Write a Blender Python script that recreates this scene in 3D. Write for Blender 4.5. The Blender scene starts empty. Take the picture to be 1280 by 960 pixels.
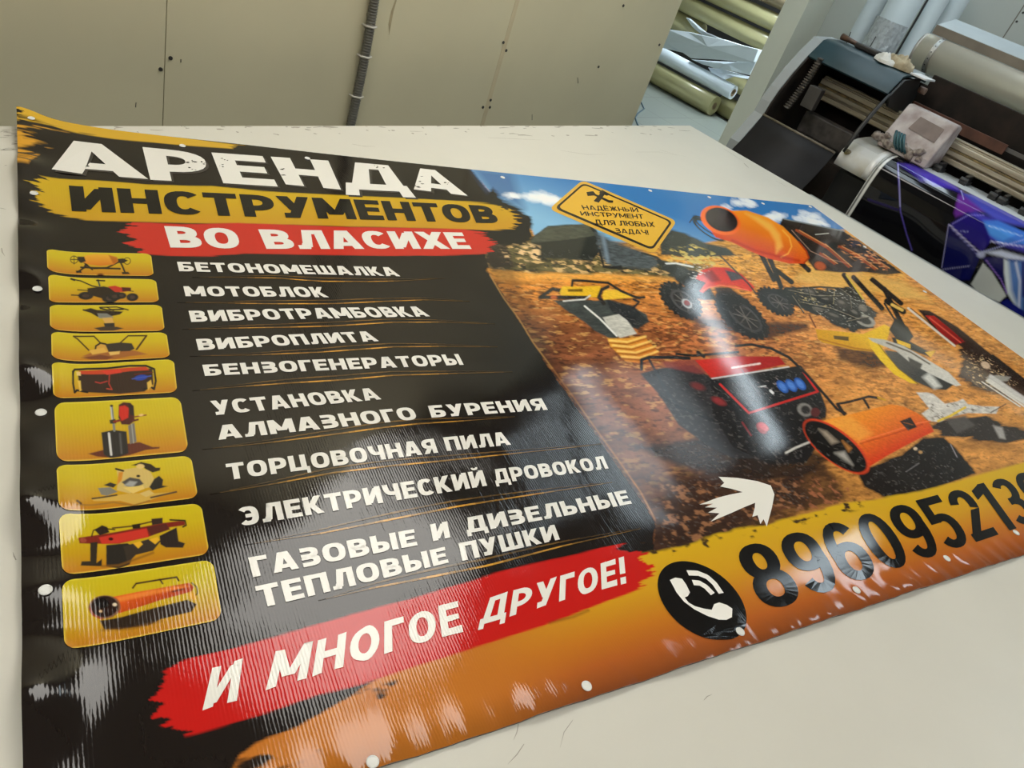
import bpy, bmesh, math, random
import numpy as np
from math import sin, cos, pi, radians, sqrt
from mathutils import Matrix, Vector

# ------------------------------------------------------------------ camera, world, lights, exposure
SC = bpy.context.scene
COL = SC.collection
FPX, YAW, PITCH, ROLL = 943.42, -0.965234, 0.963774, 0.369545
CAMZ, TZ = 1.58, 0.80                      # lens height, table top height (metres)
TH = -0.288306                             # how far the banner is turned on the table
Rm = (Matrix.Rotation(YAW, 3, 'Z') @ Matrix.Rotation(PITCH, 3, 'X') @ Matrix.Rotation(ROLL, 3, 'Z'))
cam_d = bpy.data.cameras.new('camera'); cam = bpy.data.objects.new('camera', cam_d); COL.objects.link(cam)
cam_d.sensor_fit = 'HORIZONTAL'; cam_d.sensor_width = 36.0; cam_d.lens = FPX * 36.0 / 1280.0
cam_d.clip_start = 0.02; cam_d.clip_end = 60
cam.matrix_world = Matrix.Translation((0, 0, CAMZ)) @ Rm.to_4x4()
SC.camera = cam
SC.view_settings.view_transform = 'Standard'; SC.view_settings.look = 'None'
SC.view_settings.gamma = 1.0; SC.view_settings.use_curve_mapping = False
SC.view_settings.exposure = -0.5
SC.cycles.max_bounces = 8; SC.cycles.diffuse_bounces = 4; SC.cycles.glossy_bounces = 4
SC.cycles.caustics_reflective = False; SC.cycles.caustics_refractive = False
SC.cycles.use_denoising = True; SC.cycles.sample_clamp_indirect = 6.0
W = bpy.data.worlds.new('world'); SC.world = W; W.use_nodes = True
W.node_tree.nodes['Background'].inputs[0].default_value = (0.75, 0.82, 1.0, 1)
W.node_tree.nodes['Background'].inputs[1].default_value = 0.25
WARM, COOL = (1.0, 0.968, 0.905), (0.78, 0.92, 1.0)
# ceiling luminaires: x, y, height, turn, length, width, colour, strength  (lamp meshes built further down; some are added fill)
LAMPS = [
    (1.62, 1.50, 2.80, radians(25), 1.25, 0.85, WARM, 12.0),
    (3.42, 1.55, 2.80, radians(63), 1.25, 0.17, COOL, 12.0),
    (4.35, 1.50, 2.30, radians(50), 1.85, 0.08, COOL, 13.0),
    (3.90, 0.25, 2.80, radians(-8), 1.10, 0.12, COOL, 11.0),
    (0.00, -1.5, 2.80, radians(0), 1.25, 0.60, WARM, 11.0),  # unseen fill, added to light table and back wall from the front
    (2.40, -1.8, 2.80, radians(0), 1.25, 0.60, WARM, 11.0),  # second front fill, added out of view
    (-1.4, 0.30, 2.80, radians(90), 1.25, 0.60, WARM, 24.0),  # unseen fill, added to brighten the left of table and wall
    (6.75, 2.66, 2.80, radians(0), 0.80, 0.40, COOL, 190.0),  # hidden lamp, added to brighten the roll store
    (4.20, -1.6, 2.80, radians(90), 1.25, 0.40, COOL, 22.0),  # unseen fill, added for partition, right wall and printer
    (4.02, 1.55, 2.80, radians(62), 0.95, 0.50, COOL, 2.6),
    (2.88, 1.55, 2.80, radians(61), 0.75, 0.09, COOL, 12.0),
]
CEIL = 2.80

# ------------------------------------------------------------------ pixel <-> place
Rn = np.array(Rm)
CP = np.array([0, 0, CAMZ])
def ray(x, y):
    return Rn @ np.array([(x - 640) / FPX, -(y - 480) / FPX, -1.0])
def at_z(x, y, z):
    d = ray(x, y); return CP + d * ((z - CAMZ) / d[2])
def at_x(x, y, X):
    d = ray(x, y); return CP + d * (X / d[0])
def at_y(x, y, Y):
    d = ray(x, y); return CP + d * (Y / d[1])
def to_px(P):
    q = (np.asarray(P) - CP) @ Rn
    return 640 + FPX * q[:, 0] / -q[:, 2], 480 - FPX * q[:, 1] / -q[:, 2]
BORG = at_z(22, 152, TZ); BORG = np.array([BORG[0], BORG[1], TZ])      # banner's upper left corner
cT, sT = cos(TH), sin(TH)
def uv(x, y):
    """photo pixel -> point on the lying banner, in banner metres (u to the right, v down is negative)"""
    p = at_z(x, y, TZ) - BORG
    return np.array([p[0] * cT + p[1] * sT, -p[0] * sT + p[1] * cT])
def uvs(pts): return np.array([uv(*p) for p in pts])
def b2w(u, v, z=0):
    u = np.asarray(u, float); v = np.asarray(v, float)
    return np.stack([BORG[0] + u * cT - v * sT, BORG[1] + u * sT + v * cT, TZ + z + 0 * u], -1)
def Zm(ox, oy, s):
    return lambda *a: [(ox + a[i] * s, oy + a[i + 1] * s) for i in range(0, len(a), 2)]
zA = Zm(0, 130, .265625); zB = Zm(300, 150, .265625); zC = Zm(600, 190, .265625); zD = Zm(900, 220, .296875)
zE = Zm(640, 320, .265625); zF = Zm(940, 400, .265625); zQ = Zm(780, 560, .390625); zM = Zm(240, 500, .4375)
zL = Zm(240, 300, .3125); zP = Zm(280, 700, .4375); zK = Zm(0, 740, .234375)
T1 = Zm(20, 300, .203125); T2 = Zm(20, 480, .203125); T3 = Zm(0, 620, .265625)
zN = Zm(780, 0, .1958); zR = Zm(1000, 140, .21875); zS = Zm(900, 0, .296875); zT = Zm(1120, 220, .1875)

# ------------------------------------------------------------------ materials
def lin(c):
    c = np.asarray(c, float) / 255.0
    return np.where(c <= .04045, c / 12.92, ((c + .055) / 1.055) ** 2.4)
INK = 0.92
def ink(c): return tuple(np.clip(lin(c) / INK, 0.004, 0.9))
def new_mat(name):
    m = bpy.data.materials.new(name); m.use_nodes = True
    nt = m.node_tree; b = nt.nodes['Principled BSDF']; return m, nt, b
def L_(nt, a, b): nt.links.new(a, b)
def mat(name, rgb, rough=.5, metal=0., var=.12, scale=18., bump=0., spec=.5, dark=None, stretch=(1, 1, 1), detail=4., lo=.35, hi=.75):
    """plain procedural surface: colour broken by noise, optional bump and a second (dirt) colour"""
    m, nt, b = new_mat(name)
    tc = nt.nodes.new('ShaderNodeTexCoord'); mp = nt.nodes.new('ShaderNodeMapping'); mp.inputs['Scale'].default_value = stretch
    L_(nt, tc.outputs['Object'], mp.inputs['Vector'])
    n = nt.nodes.new('ShaderNodeTexNoise'); n.inputs['Scale'].default_value = scale; n.inputs['Detail'].default_value = detail
    L_(nt, mp.outputs['Vector'], n.inputs['Vector'])
    r = nt.nodes.new('ShaderNodeValToRGB'); r.color_ramp.elements[0].position = lo; r.color_ramp.elements[1].position = hi
    c = np.array(rgb, float)
    d = np.array(dark, float) if dark is not None else c * (1 - var)
    r.color_ramp.elements[0].color = (*d, 1); r.color_ramp.elements[1].color = (*np.minimum(c, 1), 1)
    L_(nt, n.outputs['Fac'], r.inputs['Fac']); L_(nt, r.outputs['Color'], b.inputs['Base Color'])
    b.inputs['Roughness'].default_value = rough; b.inputs['Metallic'].default_value = metal
    b.inputs['Specular IOR Level'].default_value = spec
    if bump:
        bp = nt.nodes.new('ShaderNodeBump'); bp.inputs['Strength'].default_value = .6; bp.inputs['Distance'].default_value = bump
        L_(nt, n.outputs['Fac'], bp.inputs['Height']); L_(nt, bp.outputs['Normal'], b.inputs['Normal'])
    return m
def print_mat(name, vinyl=True, rough=.075, colname='Col', spec=.33):
    """printed surface: ink colour per vertex; vinyl gets its woven ridges and lazy ripples as bump"""
    m, nt, b = new_mat(name)
    a = nt.nodes.new('ShaderNodeAttribute'); a.attribute_name = colname
    L_(nt, a.outputs['Color'], b.inputs['Base Color'])
    b.inputs['Roughness'].default_value = rough; b.inputs['Specular IOR Level'].default_value = spec
    if vinyl:
        tc = nt.nodes.new('ShaderNodeTexCoord')
        w = nt.nodes.new('ShaderNodeTexWave'); w.wave_type = 'BANDS'; w.bands_direction = 'X'
        w.inputs['Scale'].default_value = 80.0; w.inputs['Distortion'].default_value = 1.2
        w.inputs['Detail'].default_value = 1.0; w.inputs['Detail Scale'].default_value = 2.0
        L_(nt, tc.outputs['Object'], w.inputs['Vector'])
        mp = nt.nodes.new('ShaderNodeMapping'); mp.inputs['Scale'].default_value = (140, 25, 1); L_(nt, tc.outputs['Object'], mp.inputs['Vector'])
        nf = nt.nodes.new('ShaderNodeTexNoise'); nf.inputs['Scale'].default_value = 1.0; nf.inputs['Detail'].default_value = 2
        L_(nt, mp.outputs['Vector'], nf.inputs['Vector'])
        n = nt.nodes.new('ShaderNodeTexNoise'); n.inputs['Scale'].default_value = 4.2; n.inputs['Detail'].default_value = 1.0
        L_(nt, tc.outputs['Object'], n.inputs['Vector'])
        b1 = nt.nodes.new('ShaderNodeBump'); b1.inputs['Distance'].default_value = .010; b1.inputs['Strength'].default_value = .8
        L_(nt, n.outputs['Fac'], b1.inputs['Height'])
        b2 = nt.nodes.new('ShaderNodeBump'); b2.inputs['Distance'].default_value = .000045; b2.inputs['Strength'].default_value = 1.0
        L_(nt, w.outputs['Fac'], b2.inputs['Height']); L_(nt, b1.outputs['Normal'], b2.inputs['Normal'])
        b3 = nt.nodes.new('ShaderNodeBump'); b3.inputs['Distance'].default_value = .0002; b3.inputs['Strength'].default_value = .6
        L_(nt, nf.outputs['Fac'], b3.inputs['Height']); L_(nt, b2.outputs['Normal'], b3.inputs['Normal'])
        # the vinyl lies flatter towards its right half
        sx = nt.nodes.new('ShaderNodeSeparateXYZ'); L_(nt, tc.outputs['Object'], sx.inputs[0])
        mr = nt.nodes.new('ShaderNodeMapRange'); mr.inputs['From Min'].default_value = .55; mr.inputs['From Max'].default_value = 1.15; mr.inputs['To Min'].default_value = 1.0; mr.inputs['To Max'].default_value = .16
        L_(nt, sx.outputs['X'], mr.inputs['Value'])
        for bb, f in ((b1, .8), (b2, 1.0), (b3, .6)):
            mu = nt.nodes.new('ShaderNodeMath'); mu.operation = 'MULTIPLY'; mu.inputs[1].default_value = f
            L_(nt, mr.outputs['Result'], mu.inputs[0]); L_(nt, mu.outputs[0], bb.inputs['Strength'])
        L_(nt, b3.outputs['Normal'], b.inputs['Normal'])
    return m
def emit_mat(name, rgb, s):
    m, nt, b = new_mat(name)
    b.inputs['Base Color'].default_value = (.9, .9, .9, 1)
    b.inputs['Emission Color'].default_value = (*rgb, 1); b.inputs['Emission Strength'].default_value = s
    return m

# ------------------------------------------------------------------ objects
def tag(o, label=None, cat=None, group=None, kind=None):
    if label: o['label'] = label
    if cat: o['category'] = cat
    if group: o['group'] = group
    if kind: o['kind'] = kind
    return o
def empty(name, loc=(0, 0, 0), rz=0., **k):
    o = bpy.data.objects.new(name, None); COL.objects.link(o); o.location = loc; o.rotation_euler = (0, 0, rz)
    o.empty_display_size = .1
    return tag(o, **k)
class MB:
    """collects shapes into ONE mesh"""
    def __init__(s): s.v = []; s.f = []; s.mi = []; s.sm = []
    def add(s, vs, fs, mi=0, smooth=False):
        o = len(s.v); s.v += [tuple(map(float, p)) for p in vs]
        for f in fs: s.f.append([i + o for i in f]); s.mi.append(mi); s.sm.append(smooth)
        return s
    def box(s, lo, hi, mi=0, M=None):
        x0, y0, z0 = lo; x1, y1, z1 = hi
        vs = [(x0, y0, z0), (x1, y0, z0), (x1, y1, z0), (x0, y1, z0), (x0, y0, z1), (x1, y0, z1), (x1, y1, z1), (x0, y1, z1)]
        if M is not None: vs = [tuple(M @ Vector(p)) for p in vs]
        return s.add(vs, [(0, 3, 2, 1), (4, 5, 6, 7), (0, 1, 5, 4), (1, 2, 6, 5), (2, 3, 7, 6), (3, 0, 4, 7)], mi)
    def tube(s, pts, r, n=10, mi=0, caps=True, smooth=True):
        """round bar along a polyline; r a number or one per point"""
        P = [Vector(p) for p in pts]; k = len(P)
        rr = list(r) if hasattr(r, '__len__') else [r] * k
        t0 = (P[1] - P[0]).normalized(); up = Vector((0, 0, 1)) if abs(t0.z) < .9 else Vector((1, 0, 0))
        a = t0.cross(up).normalized(); vs = []
        for i in range(k):
            t = (P[min(i + 1, k - 1)] - P[max(i - 1, 0)]).normalized()
            a = (a - t * a.dot(t)).normalized(); b = t.cross(a)
            for j in range(n):
                q = 2 * pi * j / n; vs.append(P[i] + (a * cos(q) + b * sin(q)) * rr[i])
        fs = [(i * n + j, i * n + (j + 1) % n, (i + 1) * n + (j + 1) % n, (i + 1) * n + j) for i in range(k - 1) for j in range(n)]
        s.add(vs, fs, mi, smooth)
        if caps: s.add(vs[:n], [tuple(range(n - 1, -1, -1))], mi); s.add(vs[-n:], [tuple(range(n))], mi)
        return s
    def ring(s, a, b, ro, ri, n=28, mi=0):
        """hollow tube between two points (paper cores, film rolls)"""
        A = Vector(a); B = Vector(b); t = (B - A).normalized(); up = Vector((0, 0, 1)) if abs(t.z) < .9 else Vector((1, 0, 0))
        x = t.cross(up).normalized(); y = t.cross(x); vs = []
        for P, r in ((A, ro), (B, ro), (B, ri), (A, ri)):
            for j in range(n): vs.append(P + (x * cos(2 * pi * j / n) + y * sin(2 * pi * j / n)) * r)
        for k in range(4):
            fs = [(k * n + j, k * n + (j + 1) % n, ((k + 1) % 4) * n + (j + 1) % n, ((k + 1) % 4) * n + j) for j in range(n)]
            o = len(s.v)
            s.add(vs if k == 0 else [], [tuple(i - (0 if k == 0 else 4 * n) for i in f) for f in fs], mi, k in (0, 2))
        return s
    def prism(s, prof, y0, y1, mi=0, smooth=False):
        """closed (x,z) outline pushed along y"""
        n = len(prof); vs = [(x, y0, z) for x, z in prof] + [(x, y1, z) for x, z in prof]
        s.add(vs, [(j, (j + 1) % n, n + (j + 1) % n, n + j) for j in range(n)], mi, smooth)
        s.add(vs, [tuple(range(n - 1, -1, -1)), tuple(range(n, 2 * n))], mi); return s
    def shell(s, prof, y0, y1, th, mi=0, ny=1):
        """open (x,z) line given a thickness and pushed along y"""
        P = np.array(prof, float); d = np.gradient(P, axis=0); nn = np.stack([-d[:, 1], d[:, 0]], 1); nn /= np.linalg.norm(nn, axis=1)[:, None]
        out = [tuple(p) for p in P + nn * th / 2] + [tuple(p) for p in (P - nn * th / 2)[::-1]]
        n = len(out); k = len(P)
        vs = [(x, y0, z) for x, z in out] + [(x, y1, z) for x, z in out]
        s.add(vs, [(j, (j + 1) % n, n + (j + 1) % n, n + j) for j in range(n)], mi, True)
        for o in (0, n):
            s.add(vs[o:o + n], [(j, j + 1, n - 2 - j, n - 1 - j) for j in range(k - 1)], mi)
        return s
    def build(s, name, mats, parent=None, bevel=0., recalc=True, **k):
        me = bpy.data.meshes.new(name); me.from_pydata(s.v, [], s.f)
        for m in (mats if isinstance(mats, (list, tuple)) else [mats]): me.materials.append(m)
        me.polygons.foreach_set('material_index', s.mi); me.polygons.foreach_set('use_smooth', s.sm)
        if recalc:
            bm = bmesh.new(); bm.from_mesh(me); bmesh.ops.remove_doubles(bm, verts=bm.verts, dist=1e-5)
            bmesh.ops.recalc_face_normals(bm, faces=bm.faces); bm.to_mesh(me); bm.free()
        o = bpy.data.objects.new(name, me); COL.objects.link(o)
        if parent is not None: o.parent = parent
        if bevel:
            b = o.modifiers.new('bevel', 'BEVEL'); b.width = bevel; b.segments = 2; b.limit_method = 'ANGLE'; b.angle_limit = radians(40)
        return tag(o, **k)
def grid_obj(name, V, nx, ny, mats, parent=None, cols=None, smooth=True, **k):
    """regular (ny x nx) grid of vertices with optional ink colour per vertex"""
    me = bpy.data.meshes.new(name); V = np.ascontiguousarray(V, np.float32).reshape(-1, 3)
    i = np.arange((ny - 1) * (nx - 1)); r, c = i // (nx - 1), i % (nx - 1); a = r * nx + c
    F = np.stack([a, a + 1, a + nx + 1, a + nx], 1).astype(np.int32).ravel(); nf = len(i)
    me.vertices.add(len(V)); me.vertices.foreach_set('co', V.ravel())
    me.loops.add(nf * 4); me.loops.foreach_set('vertex_index', F)
    me.polygons.add(nf); me.polygons.foreach_set('loop_start', np.arange(0, nf * 4, 4, dtype=np.int32))
    me.update(calc_edges=True); me.validate()
    me.polygons.foreach_set('use_smooth', np.full(nf, smooth, bool))
    if cols is not None:
        at = me.color_attributes.new('Col', 'FLOAT_COLOR', 'POINT')
        at.data.foreach_set('color', np.concatenate([cols, np.ones((len(cols), 1))], 1).astype(np.float32).ravel())
    for m in (mats if isinstance(mats, (list, tuple)) else [mats]): me.materials.append(m)
    o = bpy.data.objects.new(name, me); COL.objects.link(o)
    if parent is not None: o.parent = parent
    return tag(o, **k)

# ------------------------------------------------------------------ ink painter (what the printing machine laid on the vinyl)
_rs = np.random.RandomState(7); _tab = _rs.rand(256, 256)
def vnoise(x, y):
    xi = np.floor(x).astype(int); yi = np.floor(y).astype(int); fx = x - xi; fy = y - yi
    fx = fx * fx * (3 - 2 * fx); fy = fy * fy * (3 - 2 * fy)
    g = lambda a, b: _tab[a % 256, b % 256]
    return (g(xi, yi) * (1 - fx) + g(xi + 1, yi) * fx) * (1 - fy) + (g(xi, yi + 1) * (1 - fx) + g(xi + 1, yi + 1) * fx) * fy
def fbm(x, y, o=4):
    s = 0; a = .5; t = 0
    for k in range(o): s = s + a * vnoise(x * 2 ** k + 17 * k, y * 2 ** k + 31 * k); t += a; a *= .55
    return s / t
def sstep(a, b, x):
    t = np.clip((x - a) / (b - a), 0, 1); return t * t * (3 - 2 * t)
class Ink:
    def __init__(s, x, y, u=None, v=None, base=(30, 26, 24)):
        s.x = x; s.y = y; s.u = u; s.v = v; s.c = np.tile(lin(base), (len(x), 1))
    def box(s, pts, m):
        P = np.asarray(pts, float)
        return np.nonzero((s.x > P[:, 0].min() - m) & (s.x < P[:, 0].max() + m) & (s.y > P[:, 1].min() - m) & (s.y < P[:, 1].max() + m))[0]
    def _mix(s, i, a, col):
        s.c[i] = s.c[i] * (1 - a[:, None]) + col * a[:, None]
    def _col(s, i, col, grad):
        if grad is None: return lin(col)
        (p0, p1, c1) = grad; d = np.array(p1, float) - np.array(p0, float)
        t = np.clip(((s.x[i] - p0[0]) * d[0] + (s.y[i] - p0[1]) * d[1]) / (d @ d), 0, 1)[:, None]
        return lin(col) * (1 - t) + lin(c1) * t
    def sd(s, i, pts):
        P = np.asarray(pts, float); X = s.x[i]; Y = s.y[i]; ins = np.zeros(len(i), bool); d = np.full(len(i), 1e9)
        for k in range(len(P)):
            a = P[k - 1]; b = P[k]; e = b - a
            t = np.clip(((X - a[0]) * e[0] + (Y - a[1]) * e[1]) / max(e @ e, 1e-9), 0, 1)
            d = np.minimum(d, np.hypot(X - a[0] - t * e[0], Y - a[1] - t * e[1]))
            if abs(e[1]) > 1e-9:
                ins ^= ((a[1] > Y) != (b[1] > Y)) & (X < (b[0] - a[0]) * (Y - a[1]) / e[1] + a[0])
        return np.where(ins, -d, d)
    def poly(s, pts, col, soft=1.2, alpha=1., grad=None, rag=0., rs=(9, 120), tex=0., ts=(60, 160), streak=0., slope=0.):
        i = s.box(pts, soft + rag + streak + 1)
        if not len(i): return
        if streak:      # bristle marks: the outline is drawn out along the stroke
            w = (fbm(s.u[i] * 5, s.v[i] * 210, 3) - .5) * 2 * streak; x0, y0 = s.x.copy(), s.y.copy(); s.x[i] += w; s.y[i] += w * slope
        d = s.sd(i, pts)
        if streak: s.x, s.y = x0, y0
        if rag: d = d + rag * (fbm(s.u[i] * rs[0], s.v[i] * rs[1], 3) - .45) * 2
        a = np.clip(.5 - d / soft, 0, 1) * alpha; k = a > 0; i = i[k]; a = a[k]
        c = s._col(i, col, grad)
        if tex: c = c * (1 + tex * 2 * (fbm(s.u[i] * ts[0], s.v[i] * ts[1], 3) - .5))[:, None]
        s._mix(i, a, c)
    def line(s, pts, w, col, soft=1.0, alpha=1., grad=None):
        i = s.box(pts, w + soft)
        if not len(i): return
        d = np.full(len(i), 1e9); P = np.asarray(pts, float)
        for a, b in zip(P[:-1], P[1:]):
            e = b - a; t = np.clip(((s.x[i] - a[0]) * e[0] + (s.y[i] - a[1]) * e[1]) / max(e @ e, 1e-9), 0, 1)
            d = np.minimum(d, np.hypot(s.x[i] - a[0] - t * e[0], s.y[i] - a[1] - t * e[1]))
        a = np.clip(.5 - (d - w / 2) / soft, 0, 1) * alpha; k = a > 0; i = i[k]
        s._mix(i, a[k], s._col(i, col, grad))
    def ell(s, c, rx, ry, ang, col, soft=1.2, alpha=1., grad=None, hollow=0., rag=0.):
        m = max(rx, ry); i = s.box([(c[0] - m, c[1] - m), (c[0] + m, c[1] + m)], 2)
        if not len(i): return
        q = radians(ang); X = s.x[i] - c[0]; Y = s.y[i] - c[1]
        r = np.hypot((X * cos(q) + Y * sin(q)) / rx, (-X * sin(q) + Y * cos(q)) / ry)
        d = (r - 1) * min(rx, ry)
        if hollow: d = np.maximum(d, -(d + hollow))
        if rag: d = d + rag * (fbm(s.u[i] * 30, s.v[i] * 30, 4) - .5) * 2
        a = np.clip(.5 - d / soft, 0, 1) * alpha; k = a > 0; i = i[k]; s._mix(i, a[k], s._col(i, col, grad))
    def speck(s, pts, col, fu, fv, th, alpha=1., soft=.16, edge=4.):
        """flecks: noise above a threshold inside an outline"""
        i = s.box(pts, edge)
        if not len(i): return
        d = s.sd(i, pts); n = fbm(s.u[i] * fu + col[0], s.v[i] * fv + col[1], 3)
        a = np.clip(.5 - d / edge, 0, 1) * sstep(th, th + soft, n) * alpha; k = a > 0; s._mix(i[k], a[k], lin(col))
    def out(s): return np.clip(s.c / INK, .004, .9)
# ------------------------------------------------------------------ room
def struct(name, mb, m, **k): return mb.build(name, m, kind='structure', **k)
M_WALL = mat('beige_wall_panel', (.60, .555, .375), .55, var=.07, scale=3.0)
M_WALL2 = mat('beige_painted_wall', (.76, .75, .63), .6, var=.06, scale=2.5)
M_CEIL = mat('white_ceiling', (.40, .40, .38), .8, var=.04, scale=2)
WY, WXE, PX0, RX, PY = 2.07, float(at_y(853, 0, 2.07)[0]), float(at_y(938, 93, 2.44)[0]), 5.07, 2.30
def tile_floor():
    m, nt, b = new_mat('pale_floor_tiles')
    tc = nt.nodes.new('ShaderNodeTexCoord'); br = nt.nodes.new('ShaderNodeTexBrick')
    br.offset = 0; br.inputs['Scale'].default_value = 1.0; br.inputs['Mortar Size'].default_value = .004
    br.inputs['Brick Width'].default_value = .45; br.inputs['Row Height'].default_value = .45
    br.inputs['Color1'].default_value = (.25, .265, .235, 1); br.inputs['Color2'].default_value = (.23, .245, .22, 1); br.inputs['Mortar'].default_value = (.14, .14, .12, 1)
    L_(nt, tc.outputs['Object'], br.inputs['Vector']); L_(nt, br.outputs['Color'], b.inputs['Base Color']); b.inputs['Roughness'].default_value = .35
    return m
M_TILE = tile_floor()
struct('floor', MB().box((-3, -4, -.05), (8.2, 7, 0)), M_TILE)
struct('ceiling', MB().box((-3, -4, CEIL), (8.2, 7, CEIL + .05)), M_CEIL)
# wall behind the table: panels with shadow gaps between them
seam = [-3.0, float(at_y(206, 80, WY)[0]), float(at_y(462, 40, WY)[0]), float(at_y(620, 95, WY)[0]), WXE]
b = MB(); b.box((-3, WY + .012, 0), (WXE, WY + .12, CEIL))
for a, c in zip(seam[:-1], seam[1:]): b.box((a + .0012, WY, 0.0), (c - .0012, WY + .011, CEIL - .002))
wb = struct('wall_back', b, M_WALL)
M_SCREW = mat('dark_screw', (.03, .028, .025), .5)
for p in ((213, 72.5), (200.5, 86.5), (612, 134), (603.5, 134), (629, 53), (632.5, 63), (613, 125), (748, 83.5), (779, 7), (824, 56)):
    c = at_y(*p, WY); s = MB(); s.tube([(c[0], WY - .0025, c[2]), (c[0], WY + .004, c[2])], .0055, 10)
    s.build('screw_head', M_SCREW, wb)
MARK = MB()
for p, q in (((170, 128), (169.5, 134)), ((226, 74), (226, 78)), ((722, 97), (722.5, 104)), ((665, 143), (665, 150))):
    a = at_y(*p, WY); c = at_y(*q, WY); MARK.tube([(a[0], WY - .0004, a[2]), (c[0], WY - .0004, c[2])], .0012, 5)
MARK.build('scuff_mark', M_SCREW, wb)
M_STAIN = mat('yellow_putty', (.40, .34, .20), .7, var=.2, scale=30)
st_ = MB(); P0 = [(494, 0), (489, 14), (485.5, 30), (486.5, 44), (489, 30), (492, 14), (496, 0)]
V = [tuple(at_y(*p, WY - .0008)) for p in P0]; st_.add(V, [tuple(range(len(V)))]); st_.build('putty_run', M_STAIN, wb)
M_SEAMT = mat('yellowed_joint', (.58, .50, .32), .6, var=.15, scale=12)
t_ = MB(); xs = float(at_y(620, 95, WY)[0]); t_.box((xs - .010, WY - .001, 0), (xs + .010, WY + .002, CEIL - .004)); t_.build('joint_strip', M_SEAMT, wb)
# partition end on the right with the wall that runs behind the printer
struct('wall_partition', MB().box((PX0, PY, 0), (RX + .02, PY + .14, CEIL)), M_WALL2)
b = MB(); b.box((RX, -4, 0), (RX + .14, PY - .002, CEIL))
wr = struct('wall_right', b, mat('grey_painted_wall', (.47, .49, .45), .6, var=.06, scale=2.5))
g = at_x(1265, 30, RX); MB().box((RX - .0015, g[1] - .003, 0), (RX + .004, g[1] + .003, CEIL)).build('panel_joint', mat('dark_joint', (.2, .18, .15), .7), wr)  # dark strip along the panel seam
for p in ((1271, 27), (1279, 16)):
    c = at_x(*p, RX); MB().tube([(RX - .003, c[1], c[2]), (RX + .004, c[1], c[2])], .006, 10).build('screw_head', M_SCREW, wr)
g = at_y(1026, 30, PY); MB().box((float(at_y(1034, 20, PY)[0]), PY - .012, 0), (float(at_y(1040, 20, PY)[0]), PY + .01, CEIL)).build('corner_bead', mat('corner_bead_paint', (.50, .46, .37), .6), None, kind='structure').name = 'trim_1'
struct('wall_front', MB().box((-3, -4.1, 0), (RX, -4, CEIL)), M_CEIL)
struct('wall_left', MB().box((-3.1, -4, 0), (-3, 7, CEIL)), M_CEIL)
struct('wall_niche_bounce', MB().box((WXE - .12, WY + .121, 0), (WXE - .02, 5.99, CEIL)), M_WALL2)  # hidden wall, added to close the niche and lighten it
struct('wall_niche_back', MB().box((7.6, 2.1, 0), (7.7, 7, CEIL)), M_WALL2)
struct('wall_niche_far', MB().box((-3, 6.0, 0), (7.6, 6.1, CEIL)), M_WALL2)
# ------------------------------------------------------------------ lamps
for k, (x, y, z, rz, l, w, c, s) in enumerate(LAMPS):
    side = ['over the back of the table', 'over the gap between table and printer', 'long and narrow, hung low over the printer', 'narrow, over the front of the printer', 'added as unseen fill, large, above the front of the table', 'added as unseen fill, large, near the front wall', 'added as unseen fill over the left end of the table', 'added as hidden fill over the roll store', 'added as unseen fill near the front end of the right wall', 'dim, over the back of the printer', 'short and narrow, over the right end of the table'][k]
    lp = empty('ceiling_lamp', (x, y, z), rz, label='white ceiling luminaire ' + side, cat='lamp', group='ceiling luminaires')
    h = MB(); h.box((-l / 2 - .02, -w / 2 - .02, -.05), (l / 2 + .02, w / 2 + .02, -.001)); h.build('housing', mat('lamp_housing', (.8, .8, .8), .4), lp, bevel=.004)
    MB().box((-l / 2, -w / 2, -.062), (l / 2, w / 2, -.0505)).build('diffuser', emit_mat('lit_diffuser', c, s), lp)
    if z < CEIL - .1:
        for q in (-.4, .4): MB().tube([(q * l, 0, -.002), (q * l, 0, CEIL - z)], .006, 8).build('hanger', mat('hanger_rod', (.3, .3, .3), .5), lp)
# ------------------------------------------------------------------ table
M_TABLE = mat('white_table_board', (.66, .64, .565), .38, var=.035, scale=7, detail=6, spec=.4)
TXR = float(at_z(863, 157, TZ)[0]); TYB = float(at_z(400, 157, TZ)[1])
TX0, TY0 = -1.0, -0.75
table = empty('table', (1.0, .5, 0), label='big white work table under the printed banner', cat='table'); TO = Vector((1.0, .5, 0))
def tb(lo, hi, name, m, bevel=.002, **k):
    return MB().box([a - b for a, b in zip(lo, TO)], [a - b for a, b in zip(hi, TO)]).build(name, m, table, bevel=bevel, **k)
tb((TX0, TY0, TZ - .03), (TXR, TYB, TZ), 'tabletop', M_TABLE)
M_RAIL = mat('grey_aluminium', (.42, .43, .40), .45, metal=.6, var=.2, scale=25)
tb((TXR + .001, -1.0, TZ - .045), (TXR + .040, float(at_x(1014, 240, TXR + .03)[1]), TZ - .006), 'edge_rail', M_RAIL, .002, label='grey edge rail along the right side')
M_LEG = mat('grey_table_leg', (.35, .35, .34), .5)
for lx in (TX0 + .1, TXR - .16):
    for ly in (TY0 + .1, TYB - .16): tb((lx, ly, 0), (lx + .06, ly + .06, TZ - .03), 'leg', M_LEG)
for ly in (TY0 + .1, TYB - .16): tb((TX0 + .16, ly + .01, TZ - .11), (TXR - .16, ly + .05, TZ - .031), 'apron', M_LEG)
for lx in (TX0 + .1, TXR - .16): tb((lx + .01, TY0 + .16, TZ - .11), (lx + .05, TYB - .16, TZ - .031), 'apron', M_LEG)
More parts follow.
